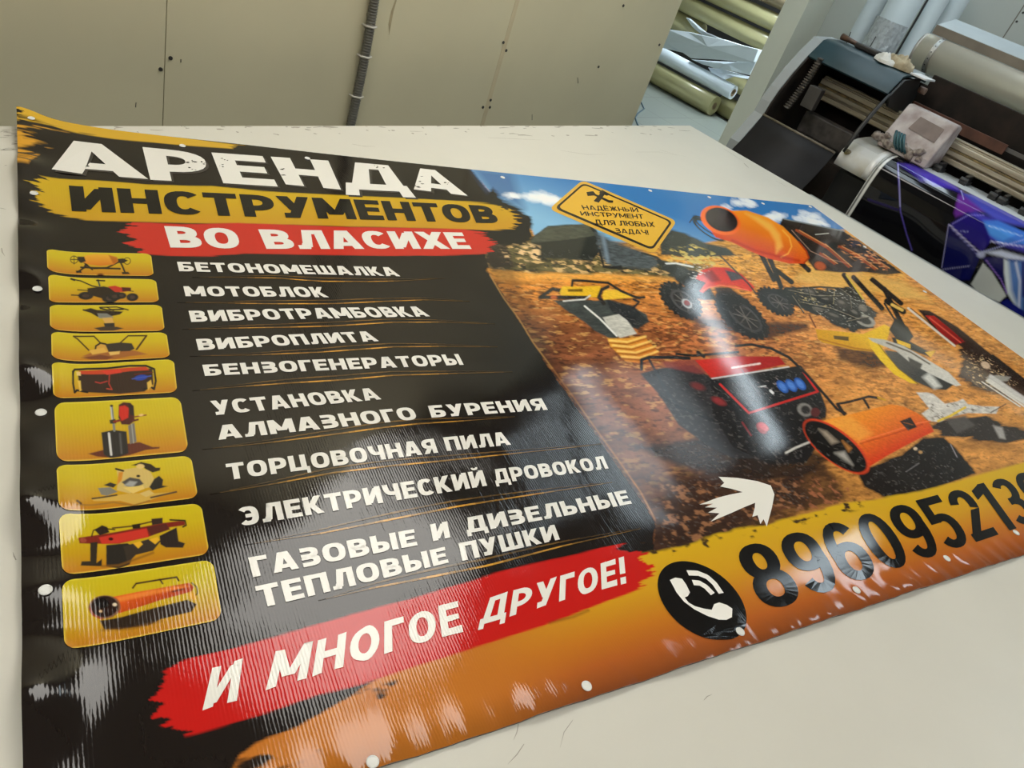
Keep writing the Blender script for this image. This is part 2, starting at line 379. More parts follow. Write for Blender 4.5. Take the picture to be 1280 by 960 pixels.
# worn marks on the board: chipped back edge, knife scratches
rng = random.Random(3); wm = MB()
def scratch(p, q, w):
    a = at_z(*p, TZ + .0004) - np.array(TO); c = at_z(*q, TZ + .0004) - np.array(TO); d = c - a; n = np.array([-d[1], d[0], 0]); n /= np.linalg.norm(n) + 1e-9
    m = (a + c) / 2 + n * rng.uniform(-1, 1) * .1 * np.linalg.norm(d); wm.add([a - n * w, a + n * w, m + n * w * 1.3, c + n * w * .3, c - n * w * .3, m - n * w * 1.3], [(0, 1, 2, 5), (5, 2, 3, 4)])
for k in range(75):
    x = rng.uniform(90, 850); y = 157.8 + rng.random() ** 2 * 12; l = rng.choice((3, 5, 8, 16)) * rng.uniform(.5, 1.2); scratch((x, y), (x + l, y + rng.uniform(-.6, 1.2)), rng.uniform(.0008, .0035))
for k in range(26):
    x = rng.uniform(0, 20); y = rng.uniform(160, 215); scratch((x, y), (x + rng.uniform(2, 14), y + rng.uniform(-1, 1)), rng.uniform(.0004, .0012))
for p in (((610, 172), (680, 175), .0006), ((700, 188), (760, 193), .0006), ((824, 187), (846, 194), .0006), ((440, 180), (470, 183), .0007), ((930, 204), (936, 210), .002), ((648, 905), (642, 925), .0004), ((655, 930), (635, 955), .0004), ((716, 900), (700, 935), .0003), ((2, 310), (6, 320), .0006), ((0, 260), (8, 262), .0006), ((20, 700), (16, 690), .0005), ((880, 875), (890, 868), .0004), ((795, 190), (860, 196), .0005), ((905, 186), (930, 202), .0009), ((970, 226), (984, 234), .0009)): scratch(*p)
wm.build('wear_mark', mat('dirty_scratch', (.42, .39, .32), .7, var=.3, scale=40), table, recalc=False, kind='stuff')
# ------------------------------------------------------------------ conduit on the wall
M_COND = mat('grey_corrugated_plastic', (.14, .135, .11), .5, var=.2, scale=30)
c0, c1 = at_y(439, 157, WY - .016), at_y(470, -10, WY - .016)
cd = empty('conduit', (float(c0[0]), WY, 0), label='grey corrugated cable conduit clipped upright to the beige wall', cat='conduit')
b = MB(); zt = CEIL - .02; pts = []; rr = []; z = .3
dx = (c1[0] - c0[0]) / (c1[2] - c0[2])
while z < zt:
    for dz, r in ((0, .0125), (.002, .0150), (.0045, .0150), (.0065, .0125)):
        zz = z + dz; pts.append((dx * (zz - c0[2]) + .004 * sin(zz * 9), -.016, zz)); rr.append(r)
    z += .0085
b.tube(pts, rr, 14); b.build('pipe', M_COND, cd)
for p in ((459, 32), (455, 70), (446, 120)):
    q = at_y(*p, WY - .016); b = MB(); zz = float(q[2]); xx = dx * (zz - c0[2]) + .004 * sin(zz * 9)
    b.tube([(xx - .022, -.004, zz), (xx - .019, -.022, zz), (xx, -.034, zz), (xx + .019, -.022, zz), (xx + .022, -.004, zz)], .0035, 6); b.build('clip', mat('pale_clip', (.5, .48, .42), .5), cd)
# ------------------------------------------------------------------ heavy block lettering (drawn stroke by stroke)
SV, SH = .25, .20
class Font:
    def __init__(f, sv=.25, sh=.20, n=2.7): f.sv, f.sh, f.n = sv, sh, n
    def R(f, x0, y0, x1, y1): return [[(x0, y0), (x1, y0), (x1, y1), (x0, y1)]]
    def D(f, xa, ya, xb, yb, w): return [[(xa - w / 2, ya), (xa + w / 2, ya), (xb + w / 2, yb), (xb - w / 2, yb)]]
    def A(f, x0, y0, x1, y1, a0=0, a1=360, k=24, sv=None, sh=None):
        sv = sv or f.sv; sh = sh or f.sh; cx, cy = (x0 + x1) / 2, (y0 + y1) / 2; o = []
        se = lambda t, rx, ry: (cx + rx * math.copysign(abs(cos(t)) ** (2 / f.n), cos(t)), cy + ry * math.copysign(abs(sin(t)) ** (2 / f.n), sin(t)))
        rx, ry = (x1 - x0) / 2, (y1 - y0) / 2
        m = max(4, int(k * abs(a1 - a0) / 360)); T = [radians(a0 + (a1 - a0) * j / m) for j in range(m + 1)]
        for p, q in zip(T[:-1], T[1:]):
            o.append([se(p, rx, ry), se(q, rx, ry), se(q, rx - sv, ry - sh), se(p, rx - sv, ry - sh)])
        return o
    def bowl(f, x0, y0, x1, y1):          # right-hand bowl with its two bars
        r = min((x1 - x0) * .75, (y1 - y0) * .8)
        return f.R(x0, y0, x1 - r, y0 + f.sh) + f.R(x0, y1 - f.sh, x1 - r, y1) + f.A(x1 - 2 * r, y0, x1, y1, -90, 90)
    def lbowl(f, x0, y0, x1, y1):
        return [[(x0 + x1 - x, y) for x, y in p][::-1] for p in f.bowl(x0, y0, x1, y1)]
    def glyph(f, c):
        s, h, R, D, A = f.sv, f.sh, f.R, f.D, f.A
        if c == ' ': return .36, []
        if c == '!': return s + .03, R(.015, .34, s + .015, 1) + R(.015, 0, s + .015, .22)
        if c == 'А': return 1.0, D(s * .52, 0, .5 - s * .18, 1, s * 1.05) + D(1 - s * .52, 0, .5 + s * .18, 1, s * 1.05) + R(.2, .16, .8, .16 + h * .9)
        if c == 'Б': return .84, R(0, 0, s, 1) + R(0, 1 - h, .76, 1) + f.bowl(s * .5, 0, .84, .61)
        if c == 'В': return .88, R(0, 0, s, 1) + f.bowl(s * .5, 0, .88, .58) + f.bowl(s * .5, .42, .82, 1)
        if c == 'Г': return .68, R(0, 0, s, 1) + R(0, 1 - h, .68, 1)
        if c == 'Д': return 1.04, R(0, -.2, .2, .2) + R(.84, -.2, 1.04, .2) + R(0, 0, 1.04, h) + D(.24, .1, .36, 1, s) + R(.68, 0, .68 + s, 1) + R(.25, 1 - h, .8, 1)
        if c in 'ЕЁ': return .76, R(0, 0, s, 1) + R(0, 0, .76, h) + R(0, .41, .7, .41 + h * .95) + R(0, 1 - h, .76, 1) + (R(.1, 1.1, .3, 1.28) + R(.46, 1.1, .66, 1.28) if c == 'Ё' else [])
        if c == 'Ж': return 1.3, R(.65 - s / 2, 0, .65 + s / 2, 1) + D(.15, 0, .5, .52, s * 1.1) + D(.15, 1, .5, .48, s * 1.1) + D(1.15, 0, .8, .52, s * 1.1) + D(1.15, 1, .8, .48, s * 1.1)
        if c == 'З': return .8, f.bowl(.05, 0, .8, .57) + f.bowl(.05, .43, .76, 1) + R(.2, .43, .5, .57)
        if c in 'ИЙ': return .92, R(0, 0, s, 1) + R(.92 - s, 0, .92, 1) + D(s * .75, .08, .92 - s * .75, .92, s * 1.1) + (A(.26, 1.06, .66, 1.4, 180, 360, 20, .12, .12) if c == 'Й' else [])
        if c == 'К': return .92, R(0, 0, s, 1) + D(.92 - s * .6, 0, .34, .56, s * 1.15) + D(.9 - s * .6, 1, .34, .44, s * 1.15)
        if c == 'Л': return .95, R(.95 - s, 0, .95, 1) + R(.3, 1 - h, .9, 1) + D(.22 + .06, .1, .3 + s / 2, 1, s) + R(0, 0, .28, h * .9) + D(.2, 0, .3, .3, s)
        if c == 'М': return 1.14, R(0, 0, s, 1) + R(1.14 - s, 0, 1.14, 1) + D(.57 - .05, .2, s * .5, 1, s * 1.05) + D(.57 + .05, .2, 1.14 - s * .5, 1, s * 1.05)
        if c == 'Н': return .92, R(0, 0, s, 1) + R(.92 - s, 0, .92, 1) + R(0, .5 - h / 2, .92, .5 + h / 2)
        if c == 'О': return .96, A(0, 0, .96, 1)
        if c == 'П': return .92, R(0, 0, s, 1) + R(.92 - s, 0, .92, 1) + R(0, 1 - h, .92, 1)
        if c == 'Р': return .86, R(0, 0, s, 1) + f.bowl(s * .5, .28, .86, 1)
        if c == 'С': return .86, A(0, 0, .92, 1, 42, 318)
        if c == 'Т': return .84, R(.42 - s / 2, 0, .42 + s / 2, 1) + R(0, 1 - h, .84, 1)
        if c == 'У': return .92, D(s * .55, 1, .46, .34, s * 1.08) + D(.92 - s * .55, 1, .36, 0, s * 1.08) + R(.12, 0, .4, h)
        if c == 'Х': return .96, D(.15, 0, .81, 1, s * 1.2) + D(.81, 0, .15, 1, s * 1.2)
        if c == 'Ц': return 1.02, R(0, 0, s, 1) + R(.88 - s, 0, .88, 1) + R(0, 0, 1.02, h) + R(.84, -.2, 1.02, h)
        if c == 'Ч': return .88, R(.88 - s, 0, .88, 1) + A(0, .34, .96, 1.6, 180, 275) + R(0, .95, s, 1) + R(.45, .34, .8, .34 + h)
        if c == 'Ш': return 1.24, R(0, 0, s, 1) + R(.62 - s / 2, 0, .62 + s / 2, 1) + R(1.24 - s, 0, 1.24, 1) + R(0, 0, 1.24, h)
        if c == 'Ь': return .84, R(0, 0, s, 1) + f.bowl(s * .5, 0, .84, .62)
        if c == 'Ы': return 1.18, R(0, 0, s, 1) + f.bowl(s * .5, 0, .8, .62) + R(1.18 - s, 0, 1.18, 1)
        if c == 'Э': return .86, A(-.06, 0, .86, 1, -138, 138) + R(.28, .5 - h * .45, .8, .5 + h * .45)
        if c == 'Ю': return 1.3, R(0, 0, s, 1) + A(.42, 0, 1.3, 1) + R(0, .5 - h / 2, .6, .5 + h / 2)
        if c == 'Я': return .86, R(.86 - s, 0, .86, 1) + f.lbowl(0, .32, .86 - s * .5, 1) + D(s * .6, 0, .46, .42, s * 1.1)
        # figures
        if c == '0': return .74, A(0, 0, .74, 1)
        if c == '8': return .76, A(0, 0, .76, .57) + A(.04, .43, .72, 1)
        if c == '9': return .74, A(0, .36, .74, 1) + A(0, 0, .74, 1, -90, 10) + A(0, 0, .74, .7, 205, 275)
        if c == '6': return .74, A(0, 0, .74, .64) + A(0, 0, .74, 1, 90, 190) + A(0, .3, .74, 1, 30, 95)
        if c == '5': return .72, R(.03, .5, .03 + s, 1) + R(.03, 1 - h, .68, 1) + A(-.02, 0, .72, .66, -150, 120)
        if c == '2': return .72, A(0, .36, .72, 1, -20, 170) + D(s * .6, h * .6, .72 - s * .62, .56, s * 1.15) + R(0, 0, .72, h)
        if c == '1': return .5, R(.5 - s, 0, .5, 1) + [[(0, .7), (0, .9), (.3, 1), (.3, .8)]]
        if c == '3': return .74, A(0, 0, .74, .57, -150, 90) + A(.02, .43, .72, 1, -90, 150) + R(.25, .43, .42, .57)
        raise KeyError(c)
    def run(f, txt, gap=.11):
        x = 0; out = []; xs = []
        for c in txt:
            w, g = f.glyph(c); out += [[(p[0] + x, p[1]) for p in q] for q in g]; xs.append((x, x + w)); x += w + gap
        return out, x - gap, xs
F_LIST = Font(.29, .215, 2.6); F_HEAD = Font(.30, .22, 2.4); F_TEL = Font(.235, .15, 2.2); F_BRUSH = Font(.27, .20, 2.1); F_SIGN = Font(.20, .16, 2.3)

def lift(u, v):
    """how far the vinyl stands off the table: curled left hem, puckered bottom hem, raised corner"""
    u = np.asarray(u, float); v = np.asarray(v, float)
    a = np.exp(-(np.maximum(u, 0) / .045) ** 2) * (.0115 + .007 * np.sin(v * 23 + 1.0) + .004 * np.sin(v * 51))
    d = np.maximum(v - VBOT, 0)
    b = np.exp(-(d / .035) ** 2) * (.0035 + .0016 * np.sin(u * 27) + .0012 * np.sin(u * 61 + 2) + .0008 * np.sin(u * 143))
    c = .003 * (fbm(u * 2.6 + 5, v * 2.6 + 9, 1))
    e = .012 * np.exp(-((u / .12) ** 2 + (v / .10) ** 2))
    return .0015 + a + b + c + e
UW = float(uv(1013, 257)[0]); VBOT = float(uv(900, 821)[1])
LAY = .0004
M_PRINT = print_mat('printed_vinyl')
M_FLATINK = print_mat('printed_vinyl_lettering')
def flat_obj(name, polys, col, layer, parent, **k):
    """polygons lying on the banner (u, v lists), one ink colour each"""
    V = []; Fc = []; C = []
    for n, p in enumerate(polys):
        c = ink(col[n] if isinstance(col, list) else col); o = len(V)
        V += list(p); C += [c] * len(p); Fc.append(list(range(o, o + len(p))))
    V = np.array(V, float); z = lift(V[:, 0], V[:, 1]) + layer * LAY
    me = bpy.data.meshes.new(name); me.from_pydata(np.column_stack([V, z]).tolist(), [], Fc); me.materials.append(M_FLATINK)
    at = me.color_attributes.new('Col', 'FLOAT_COLOR', 'POINT')
    at.data.foreach_set('color', np.column_stack([np.array(C), np.ones(len(C))]).astype(np.float32).ravel())
    bm = bmesh.new(); bm.from_mesh(me); bmesh.ops.recalc_face_normals(bm, faces=bm.faces)
    for f in bm.faces:
        if f.normal.z < 0: f.normal_flip()
    if len(polys) < 20:      # big shapes: cut fine so that they follow the vinyl
        bmesh.ops.triangulate(bm, faces=bm.faces)
        for _ in range(6):
            long = [e for e in bm.edges if e.calc_length() > .022]
            if not long: break
            bmesh.ops.subdivide_edges(bm, edges=long, cuts=1); bmesh.ops.triangulate(bm, faces=[f for f in bm.faces if len(f.verts) > 3])
        q = np.array([v.co[:2] for v in bm.verts]); zz = lift(q[:, 0], q[:, 1]) + layer * LAY
        for v, z_ in zip(bm.verts, zz): v.co.z = z_
    bm.to_mesh(me); bm.free()
    o = bpy.data.objects.new(name, me); COL.objects.link(o)
    if parent is not None: o.parent = parent
    return tag(o, **k)
def quadmap(bl, br, tr, tl, px=True):
    q = [uv(*p) for p in (bl, br, tr, tl)] if px else [np.array(p) for p in (bl, br, tr, tl)]
    return lambda s, t: (q[0] * (1 - s) + q[1] * s) * (1 - t) + (q[3] * (1 - s) + q[2] * s) * t
def word(font, txt, bl, br, tr, tl, fit=None, gap=.11, wob=0.):
    """letter polygons of a word fitted into a four-cornered field of the print"""
    polys, w, xs = font.run(txt, gap)
    if fit: w = xs[fit - 1][1]
    m = quadmap(bl, br, tr, tl); out = []
    for p in polys:
        out.append([m(x / w, y + wob * (vnoise(np.array(x * 3.), np.array(y * 3.)) - .5)) for x, y in p])
    return out

# ------------------------------------------------------------------ the banner
banner = empty('banner', tuple(BORG), TH, label='large glossy printed vinyl banner with yellow and white lettering lying on the white table', cat='banner')

def paint_sheet(I):
    x, y, u, v = I.x, I.y, I.u, I.v
    # warm sooty ground of the left panel
    k = fbm(u * 5, v * 5, 3); I.c *= (0.85 + .5 * k)[:, None]
    # ---------------- the landscape picture
    pic = [(588, 205), (1020, 250), (1060, 285), (1290, 450), (1500, 640), (1290, 590), (1060, 645), (905, 680), (815, 705), (819, 652), (746, 545), (685, 460), (609, 338), (640, 318), (664, 296), (652, 268), (621, 254), (605, 232)]
    I.poly(pic, (196, 118, 58), 2.5, rag=2.0)
    inside = I.sd(np.arange(len(x)), pic) < 0
    j = np.nonzero(inside)[0]; X, Y, U, V = x[j], y[j], u[j], v[j]
    # ground: depth measured down the picture (0 near the horizon, 1 at the yellow band)
    vt = uv(800, 330)[1]; vb = uv(900, 672)[1]; t = np.clip((vt - V) / (vt - vb), 0, 1.2)
    stops = [(0, (226, 160, 62)), (.12, (222, 142, 52)), (.35, (190, 112, 60)), (.6, (160, 92, 55)), (.8, (118, 74, 48)), (1.0, (62, 42, 32)), (1.2, (40, 30, 26))]
    c = np.zeros((len(j), 3))
    for ch in range(3): c[:, ch] = np.interp(t, [s[0] for s in stops], [lin(s[1])[ch] for s in stops])
    right = sstep(900, 1080, X)[:, None]; c = c * (1 - .7 * right) + lin((238, 164, 78)) * .7 * right
    left = (sstep(860, 730, X) * sstep(365, 420, Y))[:, None]; c = c * (1 - .62 * left) + lin((88, 54, 40)) * .62 * left
    n1 = fbm(U * 16 + 3, V * 62, 5); n2 = fbm(U * 60, V * 150 + 7, 4); n3 = fbm(U * 5, V * 9, 3)
    c = c * (.25 + 1.35 * n1)[:, None]; dk = sstep(.50, .66, n2 * .6 + n1 * .2 + n3 * .25)[:, None]
    dk = dk * (1 - .35 * right); c = c * (1 - .75 * dk) + lin((52, 30, 23)) * .75 * dk
    hi = sstep(.60, .74, fbm(U * 45 + 40, V * 120, 3))[:, None] * sstep(1.1, .3, t)[:, None]; c = c * (1 - .45 * hi) + lin((244, 186, 104)) * .45 * hi
    I.c[j] = c
    # pale field on the right behind the machines
    I.poly([(1010, 335), (1060, 335), (1128, 352), (1165, 378), (1120, 372), (1040, 362), (985, 352)], (226, 178, 92), 8, alpha=.75, rag=4)
    I.poly([(610, 338), (760, 342), (850, 345), (870, 352), (740, 352), (625, 352)], (238, 170, 74), 8, alpha=.7, rag=3)
    # shrubs and stones at the far side of the ground
    bush = [(606, 318), (668, 300), (700, 322), (745, 318), (790, 322), (850, 330), (905, 338), (870, 350), (760, 344), (640, 342), (612, 336)]
    I.poly(bush, (92, 84, 52), 4, rag=3, rs=(20, 60), tex=.9, ts=(30, 70))
    I.speck(bush, (208, 170, 112), 42, 80, .53); I.speck(bush, (34, 34, 30), 38, 70, .56, .85)
    # sky
    sky = [(585, 200), (1018, 245), (1060, 288), (1020, 290), (985, 284), (940, 292), (880, 305), (840, 304), (740, 304), (690, 296), (668, 296), (652, 268), (621, 254), (605, 232), (590, 215)]
    I.poly(sky, (52, 116, 178), 3, grad=((720, 228), (700, 284), (128, 178, 212)), rag=1.2)
    I.poly([(588, 208), (640, 216), (655, 262), (618, 250)], (58, 92, 140), 14, alpha=.75)
    for cx, cy, rx, ry, a in ((672, 247, 24, 6, 6), (690, 252, 16, 5, 5), (640, 246, 12, 4, 4), (930, 254, 16, 6, 8), (968, 272, 15, 6, 12), (1008, 273, 17, 7, 14), (1022, 280, 14, 5, 20), (905, 262, 10, 4, 5), (916, 268, 14, 4, 10)):
        for q in range(5):
            I.ell((cx + (q - 2) * rx * .30, cy + math.sin(q * 2.3 + cx) * ry * .45), rx * .40, ry * (.8 - .1 * abs(q - 2)), a, (236, 240, 242), 4, .7, rag=3.5)
    # dark houses and ridge left, behind the plate, and on the right
    I.poly(zC(236, 412, 318, 352, 420, 346, 505, 343, 548, 372, 568, 470, 520, 520, 250, 500), (40, 41, 36), 2, rag=.8, tex=.4)
    I.poly(zC(236, 415, 318, 355, 505, 346, 545, 398, 400, 420, 240, 432), (72, 74, 62), 2, tex=.4)
    I.poly(zC(540, 380, 620, 420, 760, 470, 870, 520, 800, 560, 620, 545, 560, 500), (74, 80, 82), 5, rag=2, tex=.6)
    I.poly(zC(840, 420, 900, 368, 960, 385, 1060, 432, 1160, 450, 1200, 490, 1000, 500, 850, 490), (58, 60, 54), 3, rag=1.5, tex=.5)
    I.line(zC(560, 470, 580, 545, 620, 550, 660, 545), 3, (34, 34, 32), 2)
    I.line(zC(575, 395, 600, 520), 4, (122, 140, 156), 4, .7)
    I.speck(zC(850, 470, 1000, 440, 1150, 500, 1240, 600, 1100, 540, 900, 540), (206, 182, 96), 40, 70, .5, .9)
    I.poly(zC(60, 420, 120, 440, 160, 540, 60, 560, 20, 510), (60, 50, 40), 4, rag=3, tex=.9)
    I.speck(zC(90, 400, 280, 450, 280, 520, 90, 520), (226, 190, 138), 40, 60, .55)
    I.poly(zC(0, 230, 60, 170, 110, 230, 170, 260, 240, 310, 240, 400, 200, 450, 90, 440, 40, 380, 0, 350), (24, 22, 22), 5, rag=4, rs=(14, 50))
    # shed on the right
    shed = zD(262, 182, 330, 195, 515, 232, 640, 318, 765, 412, 700, 420, 600, 408, 500, 410, 400, 400, 330, 310, 245, 218)
    I.poly(shed, (46, 40, 36), 2, rag=.6, tex=.5)
    I.line(zD(268, 185, 520, 236), 1.2, (120, 130, 132), 1); I.line(zD(400, 250, 455, 245), 1, (190, 190, 180), 1); I.line(zD(300, 232, 380, 320, 450, 352, 540, 372), 1.1, (160, 130, 110), 1, .7)
    for a, b, c_, d_ in ((320, 232, 440, 300), (430, 290, 540, 385), (500, 300, 600, 352), (560, 330, 650, 395), (420, 330, 480, 372), (620, 340, 700, 392)):
        I.line(zD(a, b, c_, d_), 3, (188, 88, 40), 3, .6); I.line(zD(a + 12, b, c_ + 12, d_), 1.0, (236, 166, 100), 1.2, .7)
    I.ell(zD(420, 382)[0], 7, 5, 20, (176, 84, 46), 3); I.speck(zD(480, 300, 560, 260, 760, 405, 640, 405), (214, 150, 96), 40, 90, .6)
    I.line([(612, 345), (629, 374), (648, 400), (666, 430), (690, 462)], 1.3, (236, 178, 96), 1.6, .8)
    I.line([(690, 462), (720, 503), (746, 540), (775, 580), (800, 616), (818, 650)], 1.5, (214, 142, 76), 1.8, .7)
    # ---------------- concrete mixer
    for a in ((200, 330, 255, 470), (170, 330, 225, 440), (235, 400, 300, 450), (330, 360, 372, 400), (520, 420, 590, 520), (560, 430, 680, 560), (640, 440, 760, 540), (690, 480, 780, 660)):
        I.line(zD(*a), 6, (30, 28, 26), 1.5)
    I.line(zC(985, 335, 1000, 312, 1040, 318), 1.6, (34, 36, 34), 1); I.ell(zC(1075, 370)[0], 24, 7, 34, (36, 40, 38), 1, hollow=1.4); I.ell(zC(1070, 352)[0], 22, 6, 34, (36, 40, 38), 1, hollow=1.2)
    drum = zD(20, 150, 110, 148, 200, 178, 262, 215, 310, 262, 352, 306, 372, 345, 352, 372, 290, 372, 200, 350, 120, 318, 50, 282, -20, 262, -50, 220)
    I.poly(drum, (238, 150, 40), 1.5, grad=((955, 268), (940, 312), (206, 66, 22)))
    I.poly(zD(105, 160, 160, 175, 215, 205, 250, 250, 262, 300, 235, 330, 232, 280, 205, 235, 150, 192), (246, 186, 84), 5, .7)
    I.line(zD(262, 232, 290, 262, 300, 300, 285, 330, 255, 345), 1.6, (250, 178, 70), 1.5, .8)
    I.line(zD(330, 280, 362, 320, 372, 348, 352, 370), 2, (150, 50, 20), 1.5)
    I.line(zD(50, 275, 150, 318, 260, 345, 330, 360), 3, (170, 40, 14), 3, .7)
    I.ell(zC(1130, 325)[0], 26, 17, 22, (232, 104, 34), 1.2); I.ell(zC(1135, 322)[0], 21, 14, 22, (40, 30, 28), 1.5); I.ell(zC(1120, 318)[0], 15, 9, 22, (66, 48, 42), 5, .7)
    # ---------------- engine frame and plate compactor
    I.poly(zD(180, 480, 300, 470, 440, 480, 545, 470, 600, 520, 660, 580, 640, 640, 560, 660, 490, 640, 420, 590, 330, 560), (34, 33, 31), 2.5, rag=3, rs=(40, 60))
    I.speck(zD(330, 470, 560, 470, 660, 580, 560, 640, 420, 600), (190, 188, 176), 140, 190, .60, .75); I.speck(zD(300, 480, 460, 480, 470, 560, 340, 540), (190, 170, 116), 120, 170, .58, .75)
    I.line(zD(270, 480, 300, 478, 420, 470, 540, 480), 2.2, (26, 26, 24), 1); I.line(zD(450, 480, 452, 530, 475, 550), 2, (24, 24, 24), 1); I.line(zD(480, 490, 475, 540), 1.3, (150, 140, 110), 1)
    I.ell(zD(610, 612)[0], 13, 7, 22, (150, 146, 136), 1.5); I.ell(zD(610, 612)[0], 8, 4, 22, (60, 58, 54), 1.5)
    I.line(zD(530, 420, 600, 520), 2, (212, 180, 70), 1.2); I.line(zD(700, 530, 770, 575), 7, (30, 28, 26), 1.5); I.line(zD(722, 545, 765, 568), 3.5, (222, 180, 90), 1.5)
    I.line(zD(690, 540, 760, 650), 2.4, (28, 28, 26), 1); I.line(zD(630, 440, 690, 490), 1.8, (30, 30, 28), 1)
    I.poly(zD(480, 720, 640, 738, 720, 800, 640, 820, 500, 780), (56, 34, 24), 6, .85)
    I.poly(zD(400, 648, 480, 655, 600, 668, 690, 628, 715, 640, 706, 680, 690, 720, 640, 742, 560, 735, 430, 705, 410, 690), (228, 182, 36), 1.5, grad=((1080, 412), (1065, 438), (206, 150, 20)))
    I.line(zD(415, 690, 560, 728, 640, 738), 2, (170, 110, 14), 1.5); I.poly(zD(475, 675, 540, 680, 540, 698, 478, 690), (66, 52, 20), 1, .9)
    I.line(zD(375, 590, 400, 640), 2, (110, 60, 30), 1)
    for cx, cy, rx, ry, a_, c_ in ((1012, 366, 9, 5, 20, (70, 66, 62)), (1030, 374, 12, 7, 25, (22, 21, 20)), (1052, 380, 8, 6, 20, (62, 58, 54)), (1068, 392, 9, 6, 30, (20, 19, 18)), (1042, 396, 12, 5, 20, (48, 44, 40)), (1022, 386, 8, 4, 15, (92, 86, 78)), (1078, 386, 6, 4, 30, (110, 104, 96))):
        I.ell((cx, cy), rx, ry, a_, c_, 1.5); I.ell((cx - 1, cy - 1.5), rx * .6, ry * .35, a_, (128, 122, 112), 1.5, .5)
    for p in ((985, 365, 1020, 372, 1050, 372), (1000, 380, 1040, 388, 1075, 402), (1048, 362, 1062, 372, 1064, 388), (1010, 362, 1014, 378), (990, 372, 1004, 392), (1058, 404, 1085, 398)):
        I.line([(p[k], p[k + 1]) for k in range(0, len(p), 2)], 1.6, (24, 22, 20), 1); I.line([(p[k], p[k + 1] - 1.6) for k in range(0, len(p), 2)], .8, (150, 140, 120), .8, .6)
    # cut-off saw: guard, disc, arm
    I.poly(zD(735, 600, 790, 640, 812, 680, 790, 705, 740, 690, 710, 650), (30, 28, 26), 2); I.poly(zD(720, 680, 800, 700, 870, 740, 905, 742, 880, 765, 800, 735, 730, 710), (42, 38, 30), 2); I.poly(zD(740, 690, 800, 712, 800, 730, 745, 708), (226, 180, 44), 1.2); I.poly(zD(860, 745, 905, 738, 885, 768), (220, 170, 44), 1.2)
    I.poly(zD(690, 735, 760, 745, 880, 800, 985, 880, 950, 905, 890, 900, 800, 860, 720, 800), (92, 88, 82), 2, grad=((1105, 440), (1170, 490), (40, 38, 36)))
    I.poly(zD(850, 850, 880, 830, 930, 890, 900, 900), (222, 220, 212), 5, .8)
    I.poly(zD(622, 688, 655, 690, 690, 742, 745, 812, 832, 878, 800, 876, 730, 838, 672, 778, 635, 728), (232, 190, 34), 1.3); I.line(zD(650, 690, 690, 745, 750, 815, 832, 880), 1, (120, 84, 10), 1)
    I.poly(zD(622, 684, 690, 692, 770, 718, 860, 770, 960, 830, 1012, 884, 990, 888, 880, 835, 800, 790, 740, 740, 640, 700), (186, 180, 168), 1.5, grad=((1120, 430), (1180, 470), (206, 202, 192)))
    I.line(zD(700, 705, 800, 745, 880, 795), 1.8, (92, 84, 70), 1.5); I.poly(zD(790, 765, 850, 795, 840, 818, 795, 795), (80, 76, 70), 2)
    # ---------------- red drilling rig down the right edge
    I.poly(zD(1000, 730, 1060, 700, 1130, 770, 1285, 900, 1290, 965, 1180, 930, 1080, 900, 1000, 850, 1020, 780), (64, 44, 34), 5, rag=4, tex=.9)
    I.poly(zD(830, 565, 880, 570, 1000, 640, 1110, 730, 1290, 875, 1285, 915, 1120, 800, 1010, 720, 900, 650), (50, 34, 28), 2, tex=.6)
    I.line(zD(790, 560, 985, 718), 2.6, (214, 204, 190), 1.2); I.line(zD(800, 560, 992, 712), 1, (90, 60, 40), 1)
    I.poly(zD(862, 590, 900, 592, 960, 640, 1032, 702, 990, 716, 930, 668), (166, 36, 30), 1.5, grad=((1165, 398), (1200, 430), (120, 24, 24))); I.line(zD(880, 600, 1010, 704), 1.4, (226, 90, 70), 1.5)
    I.speck(zD(1000, 740, 1130, 760, 1250, 880, 1150, 930, 1050, 860), (214, 188, 144), 120, 170, .6, .8); I.ell(zD(1115, 800)[0], 6, 4, 30, (206, 178, 150), 1.5)
    I.poly(zD(1115, 852, 1160, 842, 1222, 850, 1205, 868, 1140, 872), (150, 146, 138), 2); I.line(zD(1130, 865, 1290, 965), 5, (206, 202, 194), 1.5); I.line(zD(1100, 870, 1260, 975), 1.4, (210, 206, 196), 1)
    I.line(zF(1100, 290, 1290, 420), 2, (214, 208, 196), 1.2); I.line(zF(1120, 270, 1290, 385), 5, (196, 192, 186), 2); I.line(zF(1130, 175, 1290, 300), 5, (34, 28, 26), 2)
    # ---------------- mitre saw
    I.poly(zF(880, 470, 1100, 455, 1180, 500, 1290, 520, 1290, 560, 1190, 585, 1100, 575, 900, 555, 840, 510), (46, 36, 32), 4, rag=4, tex=.6)
    I.poly(zF(770, 345, 820, 345, 850, 352, 905, 398, 960, 388, 990, 375, 1012, 400, 1080, 410, 1160, 412, 1145, 445, 1010, 442, 930, 460, 880, 485, 830, 480, 795, 445, 830, 420), (204, 198, 188), 1.6, tex=.35)
    I.speck(zF(790, 400, 900, 390, 1150, 420, 1000, 445, 850, 480), (110, 98, 84), 60, 90, .56, .8)
    I.line(zF(872, 480, 930, 455, 1000, 415), 3, (222, 186, 56), 1.2); I.line(zF(1120, 440, 1190, 400), 1.2, (60, 50, 44), 1); I.poly(zF(1130, 500, 1175, 510, 1190, 565, 1160, 560), (176, 170, 164), 3, .8)
    I.poly(zF(905, 470, 1000, 455, 1050, 500, 960, 540), (80, 74, 70), 4)
    # ---------------- walking tractor
    I.poly([(835, 395), (880, 410), (960, 425), (1010, 412), (1010, 405), (930, 402)], (56, 36, 30), 6, .9)
    I.poly(zC(820, 500, 900, 530, 1010, 560, 1050, 600, 1120, 700, 1020, 700, 960, 640, 860, 560), (40, 42, 42), 3, rag=2, rs=(40, 60))
